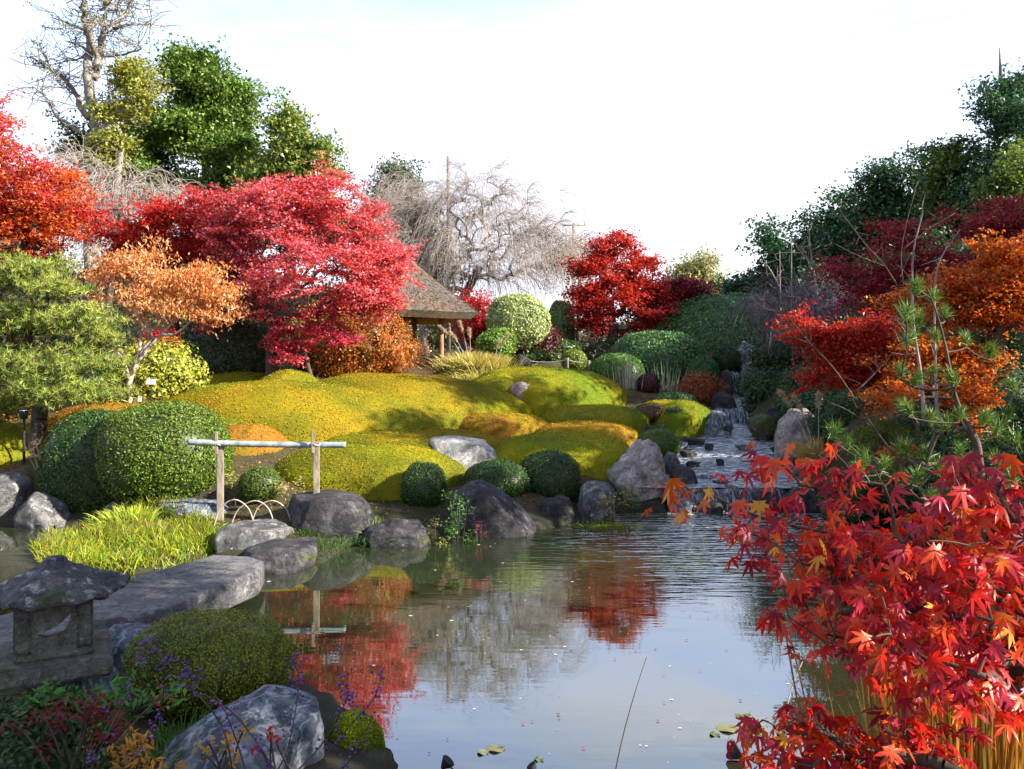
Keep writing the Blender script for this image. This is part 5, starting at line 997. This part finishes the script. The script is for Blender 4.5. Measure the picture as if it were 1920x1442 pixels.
clump('second bright grass tuft toward the stepping stones on the spit', 385, 985, 10.2, 160, .26, .012, [(.34,.42,.04),(.24,.34,.03)], 2, .1, .5, .4)
STRAW = [(.52, .42, .16), (.60, .50, .22), (.36, .36, .08), (.44, .30, .10)]
clump('big straw-coloured pampas grass clump right of the pavilion', 884, 700, 20.9, 1700, 1.0, .020, STRAW, 3, .28, .42, .38, 'pampas_grass', 'grass', [(825, 612), (862, 604), (880, 618), (846, 625)])
clump('loose yellowish reed clump between the pampas grass and the jagged rock', 925, 700, 20.6, 700, 1.0, .02, [(.40,.36,.08),(.50,.40,.14),(.28,.34,.06)], 4, .28, .45, .35, 'pampas_grass', 'grass', [(952, 628), (935, 640)])
clump('drooping straw grass in front of the big pampas clump', 885, 718, 20.0, 500, .7, .018, STRAW, 6, .25, .5, .6, 'pampas_grass', 'grass')
clump('dry golden grass arching over the pinkish boulder by the stream', 1535, 850, 13.0, 330, .95, .011, [(.50,.34,.10),(.42,.30,.12),(.30,.30,.08)], 5, .07, .30, .45, 'dry_grass', 'grass', [(1462, 735), (1490, 745), (1535, 740)], dir=(-.25, 0))
clump('bare upright whitish stems in front of the bright green clipped shrub', 1176, 740, 20.2, 60, 1.05, .022, [(.50,.46,.40),(.36,.36,.28)], 7, .16, .12, .05, 'twig_plant', 'plant', seg=2)
clump('second group of bare upright stems under the middle clipped dome', 1245, 735, 20.4, 50, .85, .022, [(.34,.36,.26),(.26,.3,.2)], 8, .2, .15, .05, 'twig_plant', 'plant', seg=2)
clump('small bare twiggy shrub on the left bank beside the dark bush', 80, 875, 12.2, 26, .45, .018, [(.42,.36,.3)], 9, .05, .25, .05, 'twig_plant', 'plant', seg=2)
clump('dark grass at the waterline under the flat-topped rock', 600, 1030, 9.5, 500, .22, .01, [(.04,.10,.02),(.07,.15,.03)], 10, .28, .5, .7)
clump('dark grass tuft beside the upper stepping stone', 572, 1000, 9.9, 200, .26, .01, [(.05,.12,.02),(.09,.18,.03)], 11, .1, .5, .7)
clump('yellowish moss-like grass at the water edge under the bluish boulder', 1135, 985, 11.1, 500, .14, .012, [(.16,.18,.02),(.10,.13,.02)], 12, .2, .6, .7)
clump('light green wispy plant right of the flat-topped rock', 705, 975, 10.3, 220, .32, .010, [(.22,.32,.06),(.14,.24,.04)], 13, .12, .5, .4)
clump('long green grass arching over the near bank in the lower left corner', 130, 1440, 3.0, 260, .42, .010, [(.05,.16,.02),(.09,.24,.03),(.03,.09,.015)], 14, .22, .6, .7)
clump('green grass tuft in front of the clipped bush by the lantern', 335, 1350, 4.1, 220, .36, .009, [(.06,.18,.02),(.10,.22,.03)], 15, .14, .55, .6)
clump('grass blades at the bottom edge left of the veined boulder', 220, 1440, 3.4, 220, .32, .009, [(.08,.20,.02),(.14,.28,.03)], 16, .12, .6, .7)
clump('tall rusty orange reeds standing at the lower right corner', 1850, 1560, 2.7, 520, .95, .009, [(.42,.16,.03),(.50,.24,.05),(.24,.10,.02),(.20,.20,.04)], 17, .16, .10, .12, 'reed_clump', 'reeds')
clump('slanting rusty reeds left of the tall reeds at the lower right', 1775, 1540, 3.0, 160, .7, .008, [(.36,.16,.04),(.20,.16,.04)], 18, .12, .22, .2, 'reed_clump', 'reeds')

# ------------------------------------------------------------------ small leafy plants
def leafy(label, pts, Y, n, lsize, cols, seed, rad=.12, stems=8, name='leafy_plant', cat='plant', mat='leaf', elong=.35, H=.3):
    c0 = np.mean([P(x, y, Y) for x, y in pts], 0); z = gz(c0[0], Y); t = thing(name, label, cat, (c0[0], Y, z)); att = np.concatenate([P(x, y, Y)+rng.normal(size=(max(2, stems//len(pts)), 3))*rad*.7 for x, y in pts]); g = Geo()
    base = np.array([c0[0], Y, z-.02]); 
    for a_ in att: add_path(g, bez(base+rng.normal(size=3)*[.05, .05, 0], (base+a_)/2+np.array([0, 0, .1]), a_, 6), .0045, 4)
    put(g, 'stems', M['bark'], t); per = max(3, n//len(att)); C = np.repeat(att, per, 0)+rdir(per*len(att))*rad*rng.random((per*len(att), 1))**.5; N = unit(rng.normal(size=C.shape)*.6+np.array([0, -.2, 1])); v, f = leaves(C, N, rdir(len(C)), lsize*(.7+.6*rng.random(len(C))), lsize*elong, .15)
    put(Geo().add(v, f, pal(C, cols, seed, 4, .2, 4, .5)), 'leaf_cluster', M[mat], t)['kind'] = 'stuff'; return t
leafy('leafy green seedling growing in front of the peaked boulder', [(835,945),(850,970),(875,985),(860,1000),(885,960)], 10.1, 420, .05, [(.05,.14,.02),(.09,.22,.03)], 1, .13, 14)
leafy('yellow-green mossy plant at the waterline left of the peaked boulder', [(810,985),(822,1005),(830,1020)], 10.0, 260, .035, [(.16,.2,.03),(.24,.26,.04)], 2, .1, 8)
leafy('pinkish low plant at the foot of the bamboo rail', [(530,905),(545,925),(555,905)], 10.9, 160, .05, [(.40,.20,.10),(.30,.30,.08),(.45,.28,.16)], 3, .12, 8)
leafy('yellow-green tiny plants between the clipped bush and the left post', [(440,895),(445,920),(430,905)], 11.0, 200, .045, [(.20,.28,.04),(.3,.3,.05)], 4, .14, 8)
leafy('golden ferny twig on the bluish boulder at the water edge', [(1150,930),(1165,945),(1140,950),(1175,925)], 11.5, 220, .045, [(.40,.24,.05),(.36,.32,.07)], 5, .12, 10, mat='red')
leafy('small green plant between craggy pale rock and bluish boulder', [(1165,920),(1190,935),(1180,950)], 12.3, 240, .045, [(.06,.15,.03),(.14,.22,.03)], 6, .14, 8)
leafy('red leaf sprig at the foot of the peaked boulder', [(895,985),(905,1000)], 10.1, 60, .035, [(.35,.05,.08)], 7, .07, 4, mat='red')
leafy('green leafy spray in front of the lantern platform', [(60,1325),(95,1318),(130,1325),(45,1345),(150,1335),(200,1330),(230,1320),(265,1325)], 3.7, 700, .055, [(.03,.12,.015),(.06,.18,.02),(.10,.24,.03)], 8, .08, 24)
leafy('dark red-leaved plant below the green spray in the lower left', [(70,1340),(130,1335),(170,1350),(240,1340),(110,1370)], 3.5, 420, .035, [(.14,.01,.015),(.20,.015,.02),(.08,.01,.015)], 9, .07, 18, mat='red')
leafy('orange-leaved sprig at the bottom edge left of the veined boulder', [(225,1390),(265,1400),(290,1420),(240,1430),(310,1435)], 3.4, 150, .05, [(.50,.20,.02),(.55,.28,.03),(.45,.12,.02)], 10, .05, 12, mat='red')
leafy('yellow-orange sprig in front of the veined boulder', [(420,1400),(450,1410),(380,1420)], 3.5, 60, .045, [(.50,.30,.03),(.5,.2,.03)], 11, .05, 6, mat='red')
leafy('tiny red sprig on top of the veined boulder', [(515,1372),(500,1382)], 3.7, 36, .035, [(.5,.02,.02)], 12, .03, 3, mat='red')
# beautyberry twigs with purple berries
def berries(label, stems_px, Y, seed, dens=26):
    r = np.random.default_rng(seed); s0 = P(*stems_px[0][0], Y); z = gz(s0[0], Y); t = thing('beautyberry', label, 'berry shrub', (s0[0], Y, z)); g = Geo(); D, Fc = ico(1); gb = Geo()
    for pa in stems_px:
        q = smoothpath([P(x, y, Y+.1*r.normal()) for x, y in pa], 8); add_path(g, q, np.linspace(.004, .0015, len(q)), 5)
        for k in range(dens//4):
            c = q[r.integers(len(q)//4, len(q))]+r.normal(size=3)*.012
            for _ in range(r.integers(2, 5)): gb.add(D*.0065+c+r.normal(size=3)*.013, Fc, np.array([.14, .05, .28])*(.6+.7*r.random()))
    put(g, 'stems', M['bark'], t); o = put(gb, 'berries', M['leaf'], t); o['kind'] = 'stuff'
berries('arching purple-berried twigs rising beside the clipped bush and over the boulder', [[(470,1480),(440,1380),(400,1300),(285,1200)],[(440,1470),(415,1360),(330,1260),(262,1190)],[(500,1480),(540,1400),(560,1280),(545,1230)],[(520,1480),(600,1400),(650,1310),(640,1275)]], 3.3, 1, 60)
berries('thin purple-berried twigs leaning over the moss-capped stone', [[(560,1480),(640,1380),(700,1310),(720,1250)],[(600,1480),(660,1420),(700,1340)],[(540,1490),(500,1420),(440,1340),(380,1300)]], 3.4, 2, 44)
berries('purple-berried twigs at the left in front of the lantern platform', [[(150,1500),(190,1400),(240,1300),(275,1215)],[(160,1500),(250,1420),(300,1330),(310,1250)]], 3.2, 3, 44)

# ------------------------------------------------------------------ the right bank: maples, bare branch, young pine
tree('maple_tree', 'scarlet maple spray hanging over the stream from the right bank', [(1800,900,.4),(1760,760,.2),(1700,690,0),(1640,660,0)],
     [(1530,625,50,28,0),(1580,650,60,35,0),(1640,640,60,40,.1),(1560,690,60,24,-.1),(1620,700,60,30,0),(1500,600,25,15,0),(1680,700,50,40,.2),(1590,600,50,20,.2),(1510,700,25,12,0)], 11.2, [(.30,.01,.04),(.42,.012,.02),(.52,.06,.015),(.42,.015,.03),(.24,.01,.03)], 200, 85, .055, .15, .4, .05, leaf='red', seed=101, up=1.0, freq=.9, group='maples on the right bank')
tree('maple_tree', 'purple-crimson maple high on the right bank above the orange one', [(1780,800,.5),(1770,650,.3),(1775,520,0)],
     [(1640,560,60,40,.4),(1580,500,40,30,.3),(1700,440,50,30,0),(1770,430,60,30,0),(1850,420,60,35,0),(1900,470,60,40,0),(1680,510,60,35,.1),(1780,500,70,40,0),(1620,540,45,22,0),(1720,570,70,30,0),(1640,470,30,16,0),(1930,400,40,40,0),(1590,400,14,10,0),(1650,430,20,12,0)], 12.5, [(.24,.02,.05),(.36,.02,.03),(.18,.015,.05),(.44,.05,.03),(.34,.03,.07)], 300, 72, .055, .17, .45, .07, leaf='red', seed=103, up=1.0, freq=1.0, group='maples on the right bank')
tree('maple_tree', 'deep orange maple at the right edge', [(1900,900,.3),(1890,740,.2),(1870,620,0)],
     [(1780,540,50,26,-.1),(1820,690,55,28,.1),(1660,610,45,20,.1),(1720,660,45,22,0),(1690,560,40,18,.2),(1790,740,50,18,.1),(1850,530,60,35,0),(1900,500,50,40,0),(1800,580,60,35,0),(1880,600,60,35,0),(1760,640,50,30,0),(1830,660,50,25,0),(1930,560,50,70,0),(1720,600,35,18,0),(1700,690,40,20,.1),(1870,470,35,20,0)], 10.2, [(.42,.03,.02),(.52,.10,.015),(.56,.19,.02),(.48,.05,.015),(.34,.02,.03)], 320, 75, .055, .15, .45, .06, leaf='red', seed=105, up=1.0, freq=1.2, group='maples on the right bank')
tree('maple_tree', 'small low orange-red spray behind the young pine', [(1740,900,.2),(1720,800,0),(1690,770,0)],
     [(1650,750,28,16,0),(1690,730,25,14,0),(1820,740,35,30,0),(1830,800,20,20,0),(1700,860,30,14,-.2)], 9.8, [(.46,.07,.015),(.56,.16,.02),(.38,.03,.02)], 60, 70, .05, .12, .5, .03, leaf='red', seed=107, up=1.0, group='maples on the right bank')
t, ap = bare('long bare grey branch sloping up over the stream from the right bank', [[(1760,985),(1735,935),(1690,870),(1640,805),(1570,700),(1520,645),(1490,610),(1470,588),(1430,578)],[(1600,740),(1640,700),(1650,690)],[(1520,645),(1480,632),(1455,640)],[(1640,805),(1590,770),(1555,755)],[(1490,610),(1475,620),(1460,605)]], 9.0, .016, 'bark', 46, .18, 4, 'bare_branch', 'branch')
bare('pale bare maple stem forking upward in front of the purple-crimson leaves', [[(1735,760),(1720,640),(1700,570),(1660,500),(1620,455),(1575,395)],[(1700,570),(1690,470),(1720,340)],[(1660,500),(1610,480),(1560,455)],[(1690,470),(1740,430),(1790,400)]], 10.6, .015, 'bark', 50, .22, 5, 'bare_sapling', 'tree')
bare('left one of two upright grey stems rising behind the young pine', [[(1733,790),(1726,700),(1712,600),(1712,480),(1730,400)]], 8.8, .022, 'greybark', 10, .2, 6, 'bare_sapling', 'tree')
bare('right one of two upright grey stems rising behind the young pine', [[(1757,790),(1754,690),(1752,600),(1758,500),(1800,430)]], 8.9, .020, 'greybark', 10, .2, 7, 'bare_sapling', 'tree')
# young pine with separate needle clusters
YQ = 6.2; T = [P(1850, 1010, YQ), P(1838, 880, YQ), P(1815, 800, YQ), P(1790, 740, YQ), P(1775, 660, YQ), P(1757, 590, YQ), P(1738, 540, YQ)]
zq = gz(T[0][0], YQ); T[0][2] = zq-.03; T = smoothpath(T, 4); yp = thing('young_pine', 'young dark-stemmed pine with separate green needle clusters near the right edge', 'tree', (T[0][0], YQ, zq))
CL = [(1718,545),(1750,560),(1700,592),(1722,605),(1772,590),(1700,640),(1758,636),(1690,700),(1715,715),(1745,700),(1790,715),(1812,640),(1856,665),(1705,770),(1745,790),(1775,800),(1800,780),(1700,765),(1560,815),(1590,835),(1625,860),(1655,875),(1700,850),(1735,860),(1760,880),(1800,850),(1845,790),(1868,810),(1890,780),(1905,830),(1690,905),(1650,900),(1610,880),(1870,870),(1900,900),(1850,920),(1780,930),(1740,935),(1720,900),(1820,900),(1900,730),(1885,930)]
att = np.array([P(x, y, YQ+.35*math.sin(i*2.3)) for i, (x, y) in enumerate(CL)]); A, par, tips = skeleton(T, att-np.array([0, 0, .05]), 4, -.1, .05, 5); a, b_, ra, rb = limbs(A, par, tips, .03, .006, .5)
v, f = tubes(a, b_, ra, rb, 7); put(Geo().add(v, f), 'trunk', M['bark'], yp)
protos = []
for k in range(4):
    n = 150; A0 = np.stack([rng.normal(size=n)*.008, rng.normal(size=n)*.008, rng.random(n)*.07-.03], 1); D = unit(rng.normal(size=(n, 3))*.62+np.array([0, 0, .85])); v, f, m = blades(A0, D, .085*(.7+.5*rng.random(n)), .0035, .05, 2)
    protos.append(Geo().add(v, f, pal(A0*30, [(.03,.12,.02),(.06,.19,.03),(.13,.20,.025),(.26,.17,.02)], k, 1, .2, m, .8)).mesh('needle_cluster', M['needle']))
for i, p in enumerate(att):
    o = link('needle_cluster', protos[i % 4], yp, p-np.array(yp.location)); o.rotation_euler = (rng.normal()*.35, rng.normal()*.35, rng.random()*6.28); s_ = 1.1+.4*rng.random(); o.scale = (s_,)*3

# ------------------------------------------------------------------ the maple in front
def maple_leaf_mesh(seed, cols, droop, size=1.0):
    r = np.random.default_rng(seed); ang = np.radians([-128, -86, -43, 0, 43, 86, 128])+r.normal(size=7)*.05; ln = np.array([.42, .72, .93, 1.0, .93, .72, .42])*(1+r.normal(size=7)*.05); pts = []
    for k in range(7):
        a = ang[k]; L = ln[k]; w = .115*L**.5
        pts += [(a, .62*L, -w), (a, L, 0), (a, .62*L, w)]
        if k < 6: am = (ang[k]+ang[k+1])/2; pts.append((am, .27, 0))
    V = [(0, 0, 0)]
    for a, rr_, w in pts:
        x = math.sin(a)*rr_+math.cos(a)*w; y = math.cos(a)*rr_-math.sin(a)*w; V.append((x, y, 0))
    V = np.array(V); n = len(V)-1; F_ = [(0, i, i+1) for i in range(1, n)]+[(0, n, 1)]
    # midribs raised, lobes drooping and curling
    rr_ = np.linalg.norm(V[:, :2], axis=1); V[:, 2] = -droop*rr_**1.8+.05*np.sin(V[:, 0]*6+seed)*rr_; tip = rr_ > .9*ln.min()
    mids = np.array([(math.sin(a)*.35, math.cos(a)*.35) for a in ang]); side_ = np.zeros(len(V)); side_[[i for i in range(1, len(V)) if (i-1) % 4 in (0, 2)]] = 1; V[:, 2] -= .05*side_; V[:, 1] += .12
    base = np.array(cols[0]); tipc = np.array(cols[1]); C = base+(tipc-base)*np.clip(rr_, 0, 1)[:, None]; C = C*(1+r.normal(size=(len(C), 1))*.08)
    g = Geo().add(V, np.array(F_)[:, ::-1], np.clip(C, .003, .9)); q = np.array([(0, .12, 0), (0, -.12, .015), (.03, -.42, .03)]); v, f, tcap = path_tube(q, .012, 3); g.add(v, f, (.35, .04, .03)); return g
LC = [((.62,.025,.015),(.54,.012,.015)), ((.66,.09,.02),(.62,.025,.015)), ((.30,.01,.025),(.22,.008,.03)), ((.62,.16,.02),(.55,.04,.02)), ((.44,.03,.06),(.36,.02,.06)), ((.66,.36,.04),(.62,.22,.03))]
LG = [[maple_leaf_mesh(k*7+d_, c, dr) for d_, dr in enumerate((.22, .45, .75))] for k, c in enumerate(LC)]
LM = [[g_.mesh('leaf', M['red']) for g_ in r_] for r_ in LG]
def front_maple(name, label, base, trunks, att_px, seed, r0, per=3, size=.052, limit=300, gold=0, wood='bark'):
    r = np.random.default_rng(seed); t = thing(name, label, 'tree', base); att = np.array([P(x, y, Y) for x, y, Y in att_px]); g = Geo(); nodes = []
    T = smoothpath(trunks, 5); A, par, tips = skeleton(T, att, 4, .12, .05, seed); a, b_, ra, rb = limbs(A, par, tips, r0, .0016, .55); v, f = tubes(a, b_, ra, rb, 6); put(Geo().add(v, f), 'trunk', M[wood], t)
    items = []
    for p in att:
        out = unit((p-T[-1])[None]*np.array([1, 1, .2]))[0]
        for k in range(per): items.append((p, out))
    items.sort(key=lambda it: it[0][1]); rest = Geo()
    for i, (p, out) in enumerate(items):
        d = out*.7+r.normal(size=3)*np.array([.8, .8, .3]); yaw = math.atan2(-d[0], d[1]); q = p+np.array([r.normal()*.035, r.normal()*.035, r.normal()*.03-.01])
        s_ = size*(.6+.75*r.random()); k = r.choice(6, p=[.30, .22, .22, .10, .15, .01]) if not gold else r.choice([1, 3, 5], p=[.35, .35, .3]); dr = int(r.integers(0, 3)); eul = (-.1-1.2*r.random(), r.normal()*.6, yaw)
        if i < limit:
            o = link('leaf', LM[k][dr], t, q-np.array(t.location)); o.rotation_euler = eul; o.scale = (s_,)*3
        else:
            from mathutils import Euler
            Mx = np.array(Euler(eul).to_matrix()); gg_ = LG[k][dr]; nb = 0
            V_ = gg_.v[0]@Mx.T*s_+q; rest.add(V_, gg_.f[0], gg_.c[0])
    if rest.v: o = put(rest, 'foliage', M['red'], t); o['kind'] = 'stuff'
    return t
pf = np.array([(1390,985),(1420,960),(1470,985),(1560,960),(1640,955),(1720,930),(1790,905),(1850,895),(1925,905),(1960,1100),(1940,1310),(1800,1290),(1720,1300),(1640,1240),(1560,1215),(1500,1190),(1430,1130),(1405,1070)], float)
r = np.random.default_rng(11); q = np.stack([r.uniform(1380, 1960, 4000), r.uniform(890, 1320, 4000)], 1); q = q[sdist(q[:, 0], q[:, 1], pf) > 0]; q = q[r.random(len(q)) < np.clip((q[:, 0]-1330)/330, .22, 1)][:255]
ap = [(x, y, 1.55+.75*r.random()+.3*(x < 1600)) for x, y in q]
ap += [(1440,1010,2.0),(1400,1000,2.0),(1420,1050,2.0),(1455,880,2.0),(1475,880,2.0),(1520,850,1.9),(1545,860,1.9),(1565,850,1.9),(1585,870,1.9),(1600,900,1.9),(1620,905,1.9),(1640,880,1.9),(1500,910,2.),(1480,930,2.),(1460,960,2.),(1530,915,2.),(1390,865,2.1),(1420,865,2.1),
       (1790,885,1.6),(1820,880,1.6),(1850,890,1.6),(1880,900,1.6),(1800,910,1.6),(1840,915,1.6),(1770,920,1.6),(1590,940,1.9),(1560,1000,1.9)]
front_maple('japanese_maple', 'red maple in the right foreground, its large star-shaped leaves hanging over the pond', (2.35, 1.9, gz(2.35, 1.9)), [(2.35, 1.9, gz(2.35, 1.9)-.05), (2.2, 1.95, .85), (1.75, 1.95, 1.25), (1.35, 2.0, 1.55), (1.0, 2.0, 1.72)], ap, 21, .032, 5, .037)
front_maple('maple_twig', 'orange-gold maple leaves on the thin twig tip over the waterfall', (1.3, 2.2, 1.5), [P(1560, 1000, 2.2), P(1480, 985, 2.2), P(1400, 960, 2.2), P(1340, 930, 2.2)], [(1275,905,2.2),(1300,925,2.2),(1310,915,2.2),(1330,935,2.2),(1270,890,2.2),(1380,975,2.2),(1400,985,2.2),(1370,1000,2.2)], 23, .004, 2, .050, 300, 1)
lowpf = [(x, y, 1.75+.3*r.random()) for x, y in np.stack([r.uniform(1420, 1800, 70), r.uniform(1345, 1450, 70)], 1) if (y > 1335+abs(x-1540)*.12)]+[(1410,1370,1.8),(1430,1350,1.8),(1450,1360,1.8),(1500,1335,1.8),(1540,1330,1.8)]
front_maple('japanese_maple', 'low maple branch with dark red leaves along the bottom edge at the right', (1.6, 1.5, .5), [(1.9, 1.5, .5), P(1900, 1520, 1.7), P(1700, 1420, 1.8), P(1600, 1400, 1.8), P(1520, 1350, 1.8)], lowpf, 25, .014, 4, .038, 220)

# ------------------------------------------------------------------ things floating on the pond
r = np.random.default_rng(5)
def on_water(x, y): return P(x, y, CH*F/(y-HY))
pads = [(1395,1345,30),(1365,1367,42),(1420,1362,26),(1340,1378,20),(1480,1395,40),(1560,1410,44),(1520,1380,30),(930,1405,34),(905,1412,22),(1010,1425,18)]
for i, (x, y, w) in enumerate(pads):
    c = on_water(x, y); a = np.linspace(.25, 2*np.pi-.05, 18); rr_ = w/2/F*c[1]; V = [(0, 0, .006)]+[(rr_*math.cos(t_)*(1+.08*math.sin(t_*5+i)), rr_*math.sin(t_)*.9, .006+.006*math.sin(t_*3+i)) for t_ in a]; V = np.array(V); z2 = V-np.array([0, 0, .003]); n = len(V)
    Ff = [(0, k, k+1) for k in range(1, n-1)]; g = Geo().add(V+np.array([c[0], c[1], 0]), Ff, [(.12,.16,.06),(.22,.22,.10),(.30,.30,.18)][i % 3]); g.add(z2+np.array([c[0], c[1], 0]), np.array(Ff)[:, ::-1], (.1,.1,.05))
    solo(g, 'lily_pad', M['leaf'], (c[0], c[1], .003), ['pale half-sunk lily pad left of the low maple branch', 'largest pale lily pad near the dark lotus pod', 'small lily pad right of the large pale one', 'tiny lily pad left of the large pale one', 'olive lily pad touching the low maple leaves', 'wide lily pad under the low maple leaves', 'dull lily pad behind the low maple leaves', 'flat brown-green pad at the bottom edge in mid-pond', 'little pad left of the flat brown-green pad', 'little pad right of the flat brown-green pad'][i], 'lily pad', 'lily pads on the pond')
g = Geo(); n = 330; n = 150; xs = r.uniform(430, 1650, n); ys = 1010+430*r.random(n)**1.2
for x, y in zip(xs, ys):
    c = on_water(x, y)
    if sdist(np.array([c[0]]), np.array([c[1]]), POND)[0] < .1: continue
    k = 6; a = np.arange(k)*2*np.pi/k+r.random(); rr_ = (.003+.011*r.random()**3)*(c[1]/7)**.5; V = np.stack([c[0]+rr_*np.cos(a)*1.5, c[1]+rr_*np.sin(a), np.full(k, .004)], 1); g.add(V, [list(range(k))], (.62, .62, .64) if r.random() < .7 else (.35, .2, .08))
for i in range(900):
    c = np.array([2.4+2.5*r.random(), 12.25-1.6*r.random()**3, .004]); k = 6; a = np.arange(k)*2*np.pi/k; rr_ = .006+.02*r.random(); g.add(np.stack([c[0]+rr_*np.cos(a)*2.2, c[1]+rr_*np.sin(a)*.8, np.full(k, .004)], 1), [list(range(k))], (.62, .66, .7))
solo(g, 'foam_flecks', M['moss'], (0, 8, .004), 'white flecks of foam and petals drifting over the pond', 'foam', kind='stuff')
g = Geo(); n = 30
for i in range(n):
    x, y = r.uniform(760, 1500), r.uniform(1150, 1440); c = on_water(x, y)
    if sdist(np.array([c[0]]), np.array([c[1]]), POND)[0] < .15: continue
    gg_ = LG[r.integers(0, 4)][0]; s_ = .011+.012*r.random(); an = r.random()*6.28; Rm = np.array([[math.cos(an), -math.sin(an), 0], [math.sin(an), math.cos(an), 0], [0, 0, .15]]); V_ = gg_.v[0]@Rm.T*s_+np.array([c[0], c[1], .008]); g.add(V_, gg_.f[0], gg_.c[0]*.8)
solo(g, 'floating_leaves', M['red'], (0, 5, .008), 'tiny fallen maple leaves floating on the calm near water', 'leaves', kind='stuff')
def pod(label, x, y, w, tilt):
    c = on_water(x, y); s_ = w/2/F*c[1]; t = thing('lotus_pod', label, 'lotus pod', (c[0], c[1], 0)); g = Geo(); pr = [(0, 0), (.25, .1), (.6, .7), (1, 1.5), (1.02, 1.62), (.9, 1.66), (0, 1.6)]; V = []; m = 16
    for rr_, z in pr:
        for j in range(m):
            a = 2*np.pi*j/m; p = np.array([rr_*s_*math.cos(a), rr_*s_*math.sin(a), z*s_]); ct, st = math.cos(tilt), math.sin(tilt); V.append((p[0]*ct+p[2]*st, p[1], -p[0]*st+p[2]*ct+.012))
    i = (np.arange(6)[:, None]*m+np.arange(m)[None]).ravel(); j = (np.arange(6)[:, None]*m+((np.arange(m)+1) % m)[None]).ravel(); put(g.add(np.array(V)+c, np.stack([i, j, j+m, i+m], 1), (.03,.02,.01)), 'pod', M['darkmetal'], t)
    g = Geo(); add_path(g, [c+np.array([0, 0, .015]), c+np.array([.05, -.02, .03]), c+np.array([.11, -.01, -.03])], .005, 5); put(g, 'stalk', M['bark'], t)
pod('dark drooping lotus seed pod in the water by the lily pads', 1362, 1425, 36, 1.0); pod('dark lotus pod cut by the bottom edge in mid-pond', 828, 1446, 26, .7); pod('small dark lotus pod at the bottom edge right of the centre', 1005, 1452, 20, -.6)
a = on_water(1150, 1470); g = Geo(); add_path(g, bez(a, P(1165, 1370, a[1]+.05), P(1212, 1232, a[1]+.1), 12), np.linspace(.004, .0015, 12), 5); solo(g, 'dry_stalk', M['bark'], a, 'thin dry stalk leaning out of the water at bottom centre', 'stalk')
a = on_water(1475, 1330); g = Geo(); add_path(g, bez(a, P(1480, 1290, a[1]), P(1505, 1240, a[1]), 8), np.linspace(.005, .002, 8), 5); solo(g, 'dry_stalk', M['palebark'], a, 'short thin stalk leaning out of the water left of the foreground maple', 'stalk')

# fallen leaves and low growth on the ground
n = 42000; x = rng.uniform(-9, 9, n); y = rng.uniform(8, 24, n); z = ground_z(x, y); k = z > .12; C = np.stack([x, y, z+.012], 1)[k]; N = unit(rng.normal(size=C.shape)*.35+np.array([0, 0, 1])); v, f = leaves(C, N, rdir(len(C)), .038*(.5+.8*rng.random(len(C))), .030, .25, True)
solo(Geo().add(v, f, pal(C, [(.40,.06,.02),(.42,.22,.04),(.22,.10,.04),(.36,.03,.03)], 2, .6, .2, 3, .7)), 'fallen_leaves', M['red'], (0, 14, .5), 'fallen red and brown leaves strewn over the soil between the mounds', 'leaves', kind='stuff')
n = 60000; x = rng.uniform(-9, 12, n); y = rng.uniform(2, 26, n)**1.0; z = ground_z(x, y); k = (z > .06) & ((fbm(np.stack([x, y, z*0], 1)*.7, 8, 3) > -.12) | (y < 7)); A = np.stack([x, y, z-.01], 1)[k]; D = unit(rng.normal(size=A.shape)*.45+np.array([0, 0, 1])); v, f, m = blades(A, D, .09*(.5+rng.random(len(A))), .012, .3, 1)
solo(Geo().add(v, f, pal(A, [(.08,.11,.02),(.14,.15,.02),(.05,.09,.015),(.18,.12,.03)], 6, .8, .2, m, .5)), 'ground_cover', M['grass'], (0, 12, .5), 'low mossy grass and sprouts covering the banks', 'ground cover', kind='stuff')

# ------------------------------------------------------------------ unseen trees added to shade the near bank, the pond and the stream
def shade_tree(label, x, y, h, w, seed, n=170, per=70, band=None):
    z = gz(x, y); h = h-z; t = thing('added_shade_tree', label, 'tree', (x, y, z), 'unseen shade trees added around the viewer'); T = smoothpath([(x, y, z-.05), (x+.1, y, z+h*.3), (x, y+.1, z+h*.6)], 4); q = rdir(n)*rng.random((n, 1))**.45; zc_, zh_ = band or (z+h*.62, h*.38); att = np.array([x, y, zc_])+q*np.array([w, w, zh_])
    ns = fbm(att*.8, seed, 2); att = att[ns > -.12]; A, par, tips = skeleton(T, att, 3, .2, .08, seed); a, b_, ra, rb = limbs(A, par, tips, .16, .01); v, f = tubes(a, b_, ra, rb, 5); put(Geo().add(v, f), 'trunk', M['bark'], t)
    v, f, c = foliage(att, per, .38, .6, .14, [(.06,.10,.02),(.10,.14,.03)], seed, .8, .5, .7, tri=True); put(Geo().add(v, f, c), 'crown', M['leaf'], t)
for q, (x, y, h, w) in enumerate([(8.9, 0.9, 8.2, 2.6), (3.2, -5.6, 7.0, 2.4), (11.7, 7.0, 8.2, 1.3), (12.8, 10.1, 10.2, 1.1), (10.0, -4.0, 8.0, 2.2), (8.8, 6.0, 4.2, 1.3), (12.6, 12.9, 11.0, 1.1), (13.8, 15.9, 10.6, 1.1)]):
    shade_tree(['broad shade tree added to the right behind the viewer', 'shade tree added directly behind the viewer on the right', 'shade tree added on the right bank outside the frame', 'tall shade tree added up the right bank outside the frame', 'shade tree added behind the viewer', 'low round shade tree added at the right shore', 'narrow tall shade tree added on the right slope outside the frame', 'narrowest tall shade tree added higher on the right slope outside the frame'][q], x, y, h, w, 300+q, band=(7.3, 1.3) if q == 0 else None)
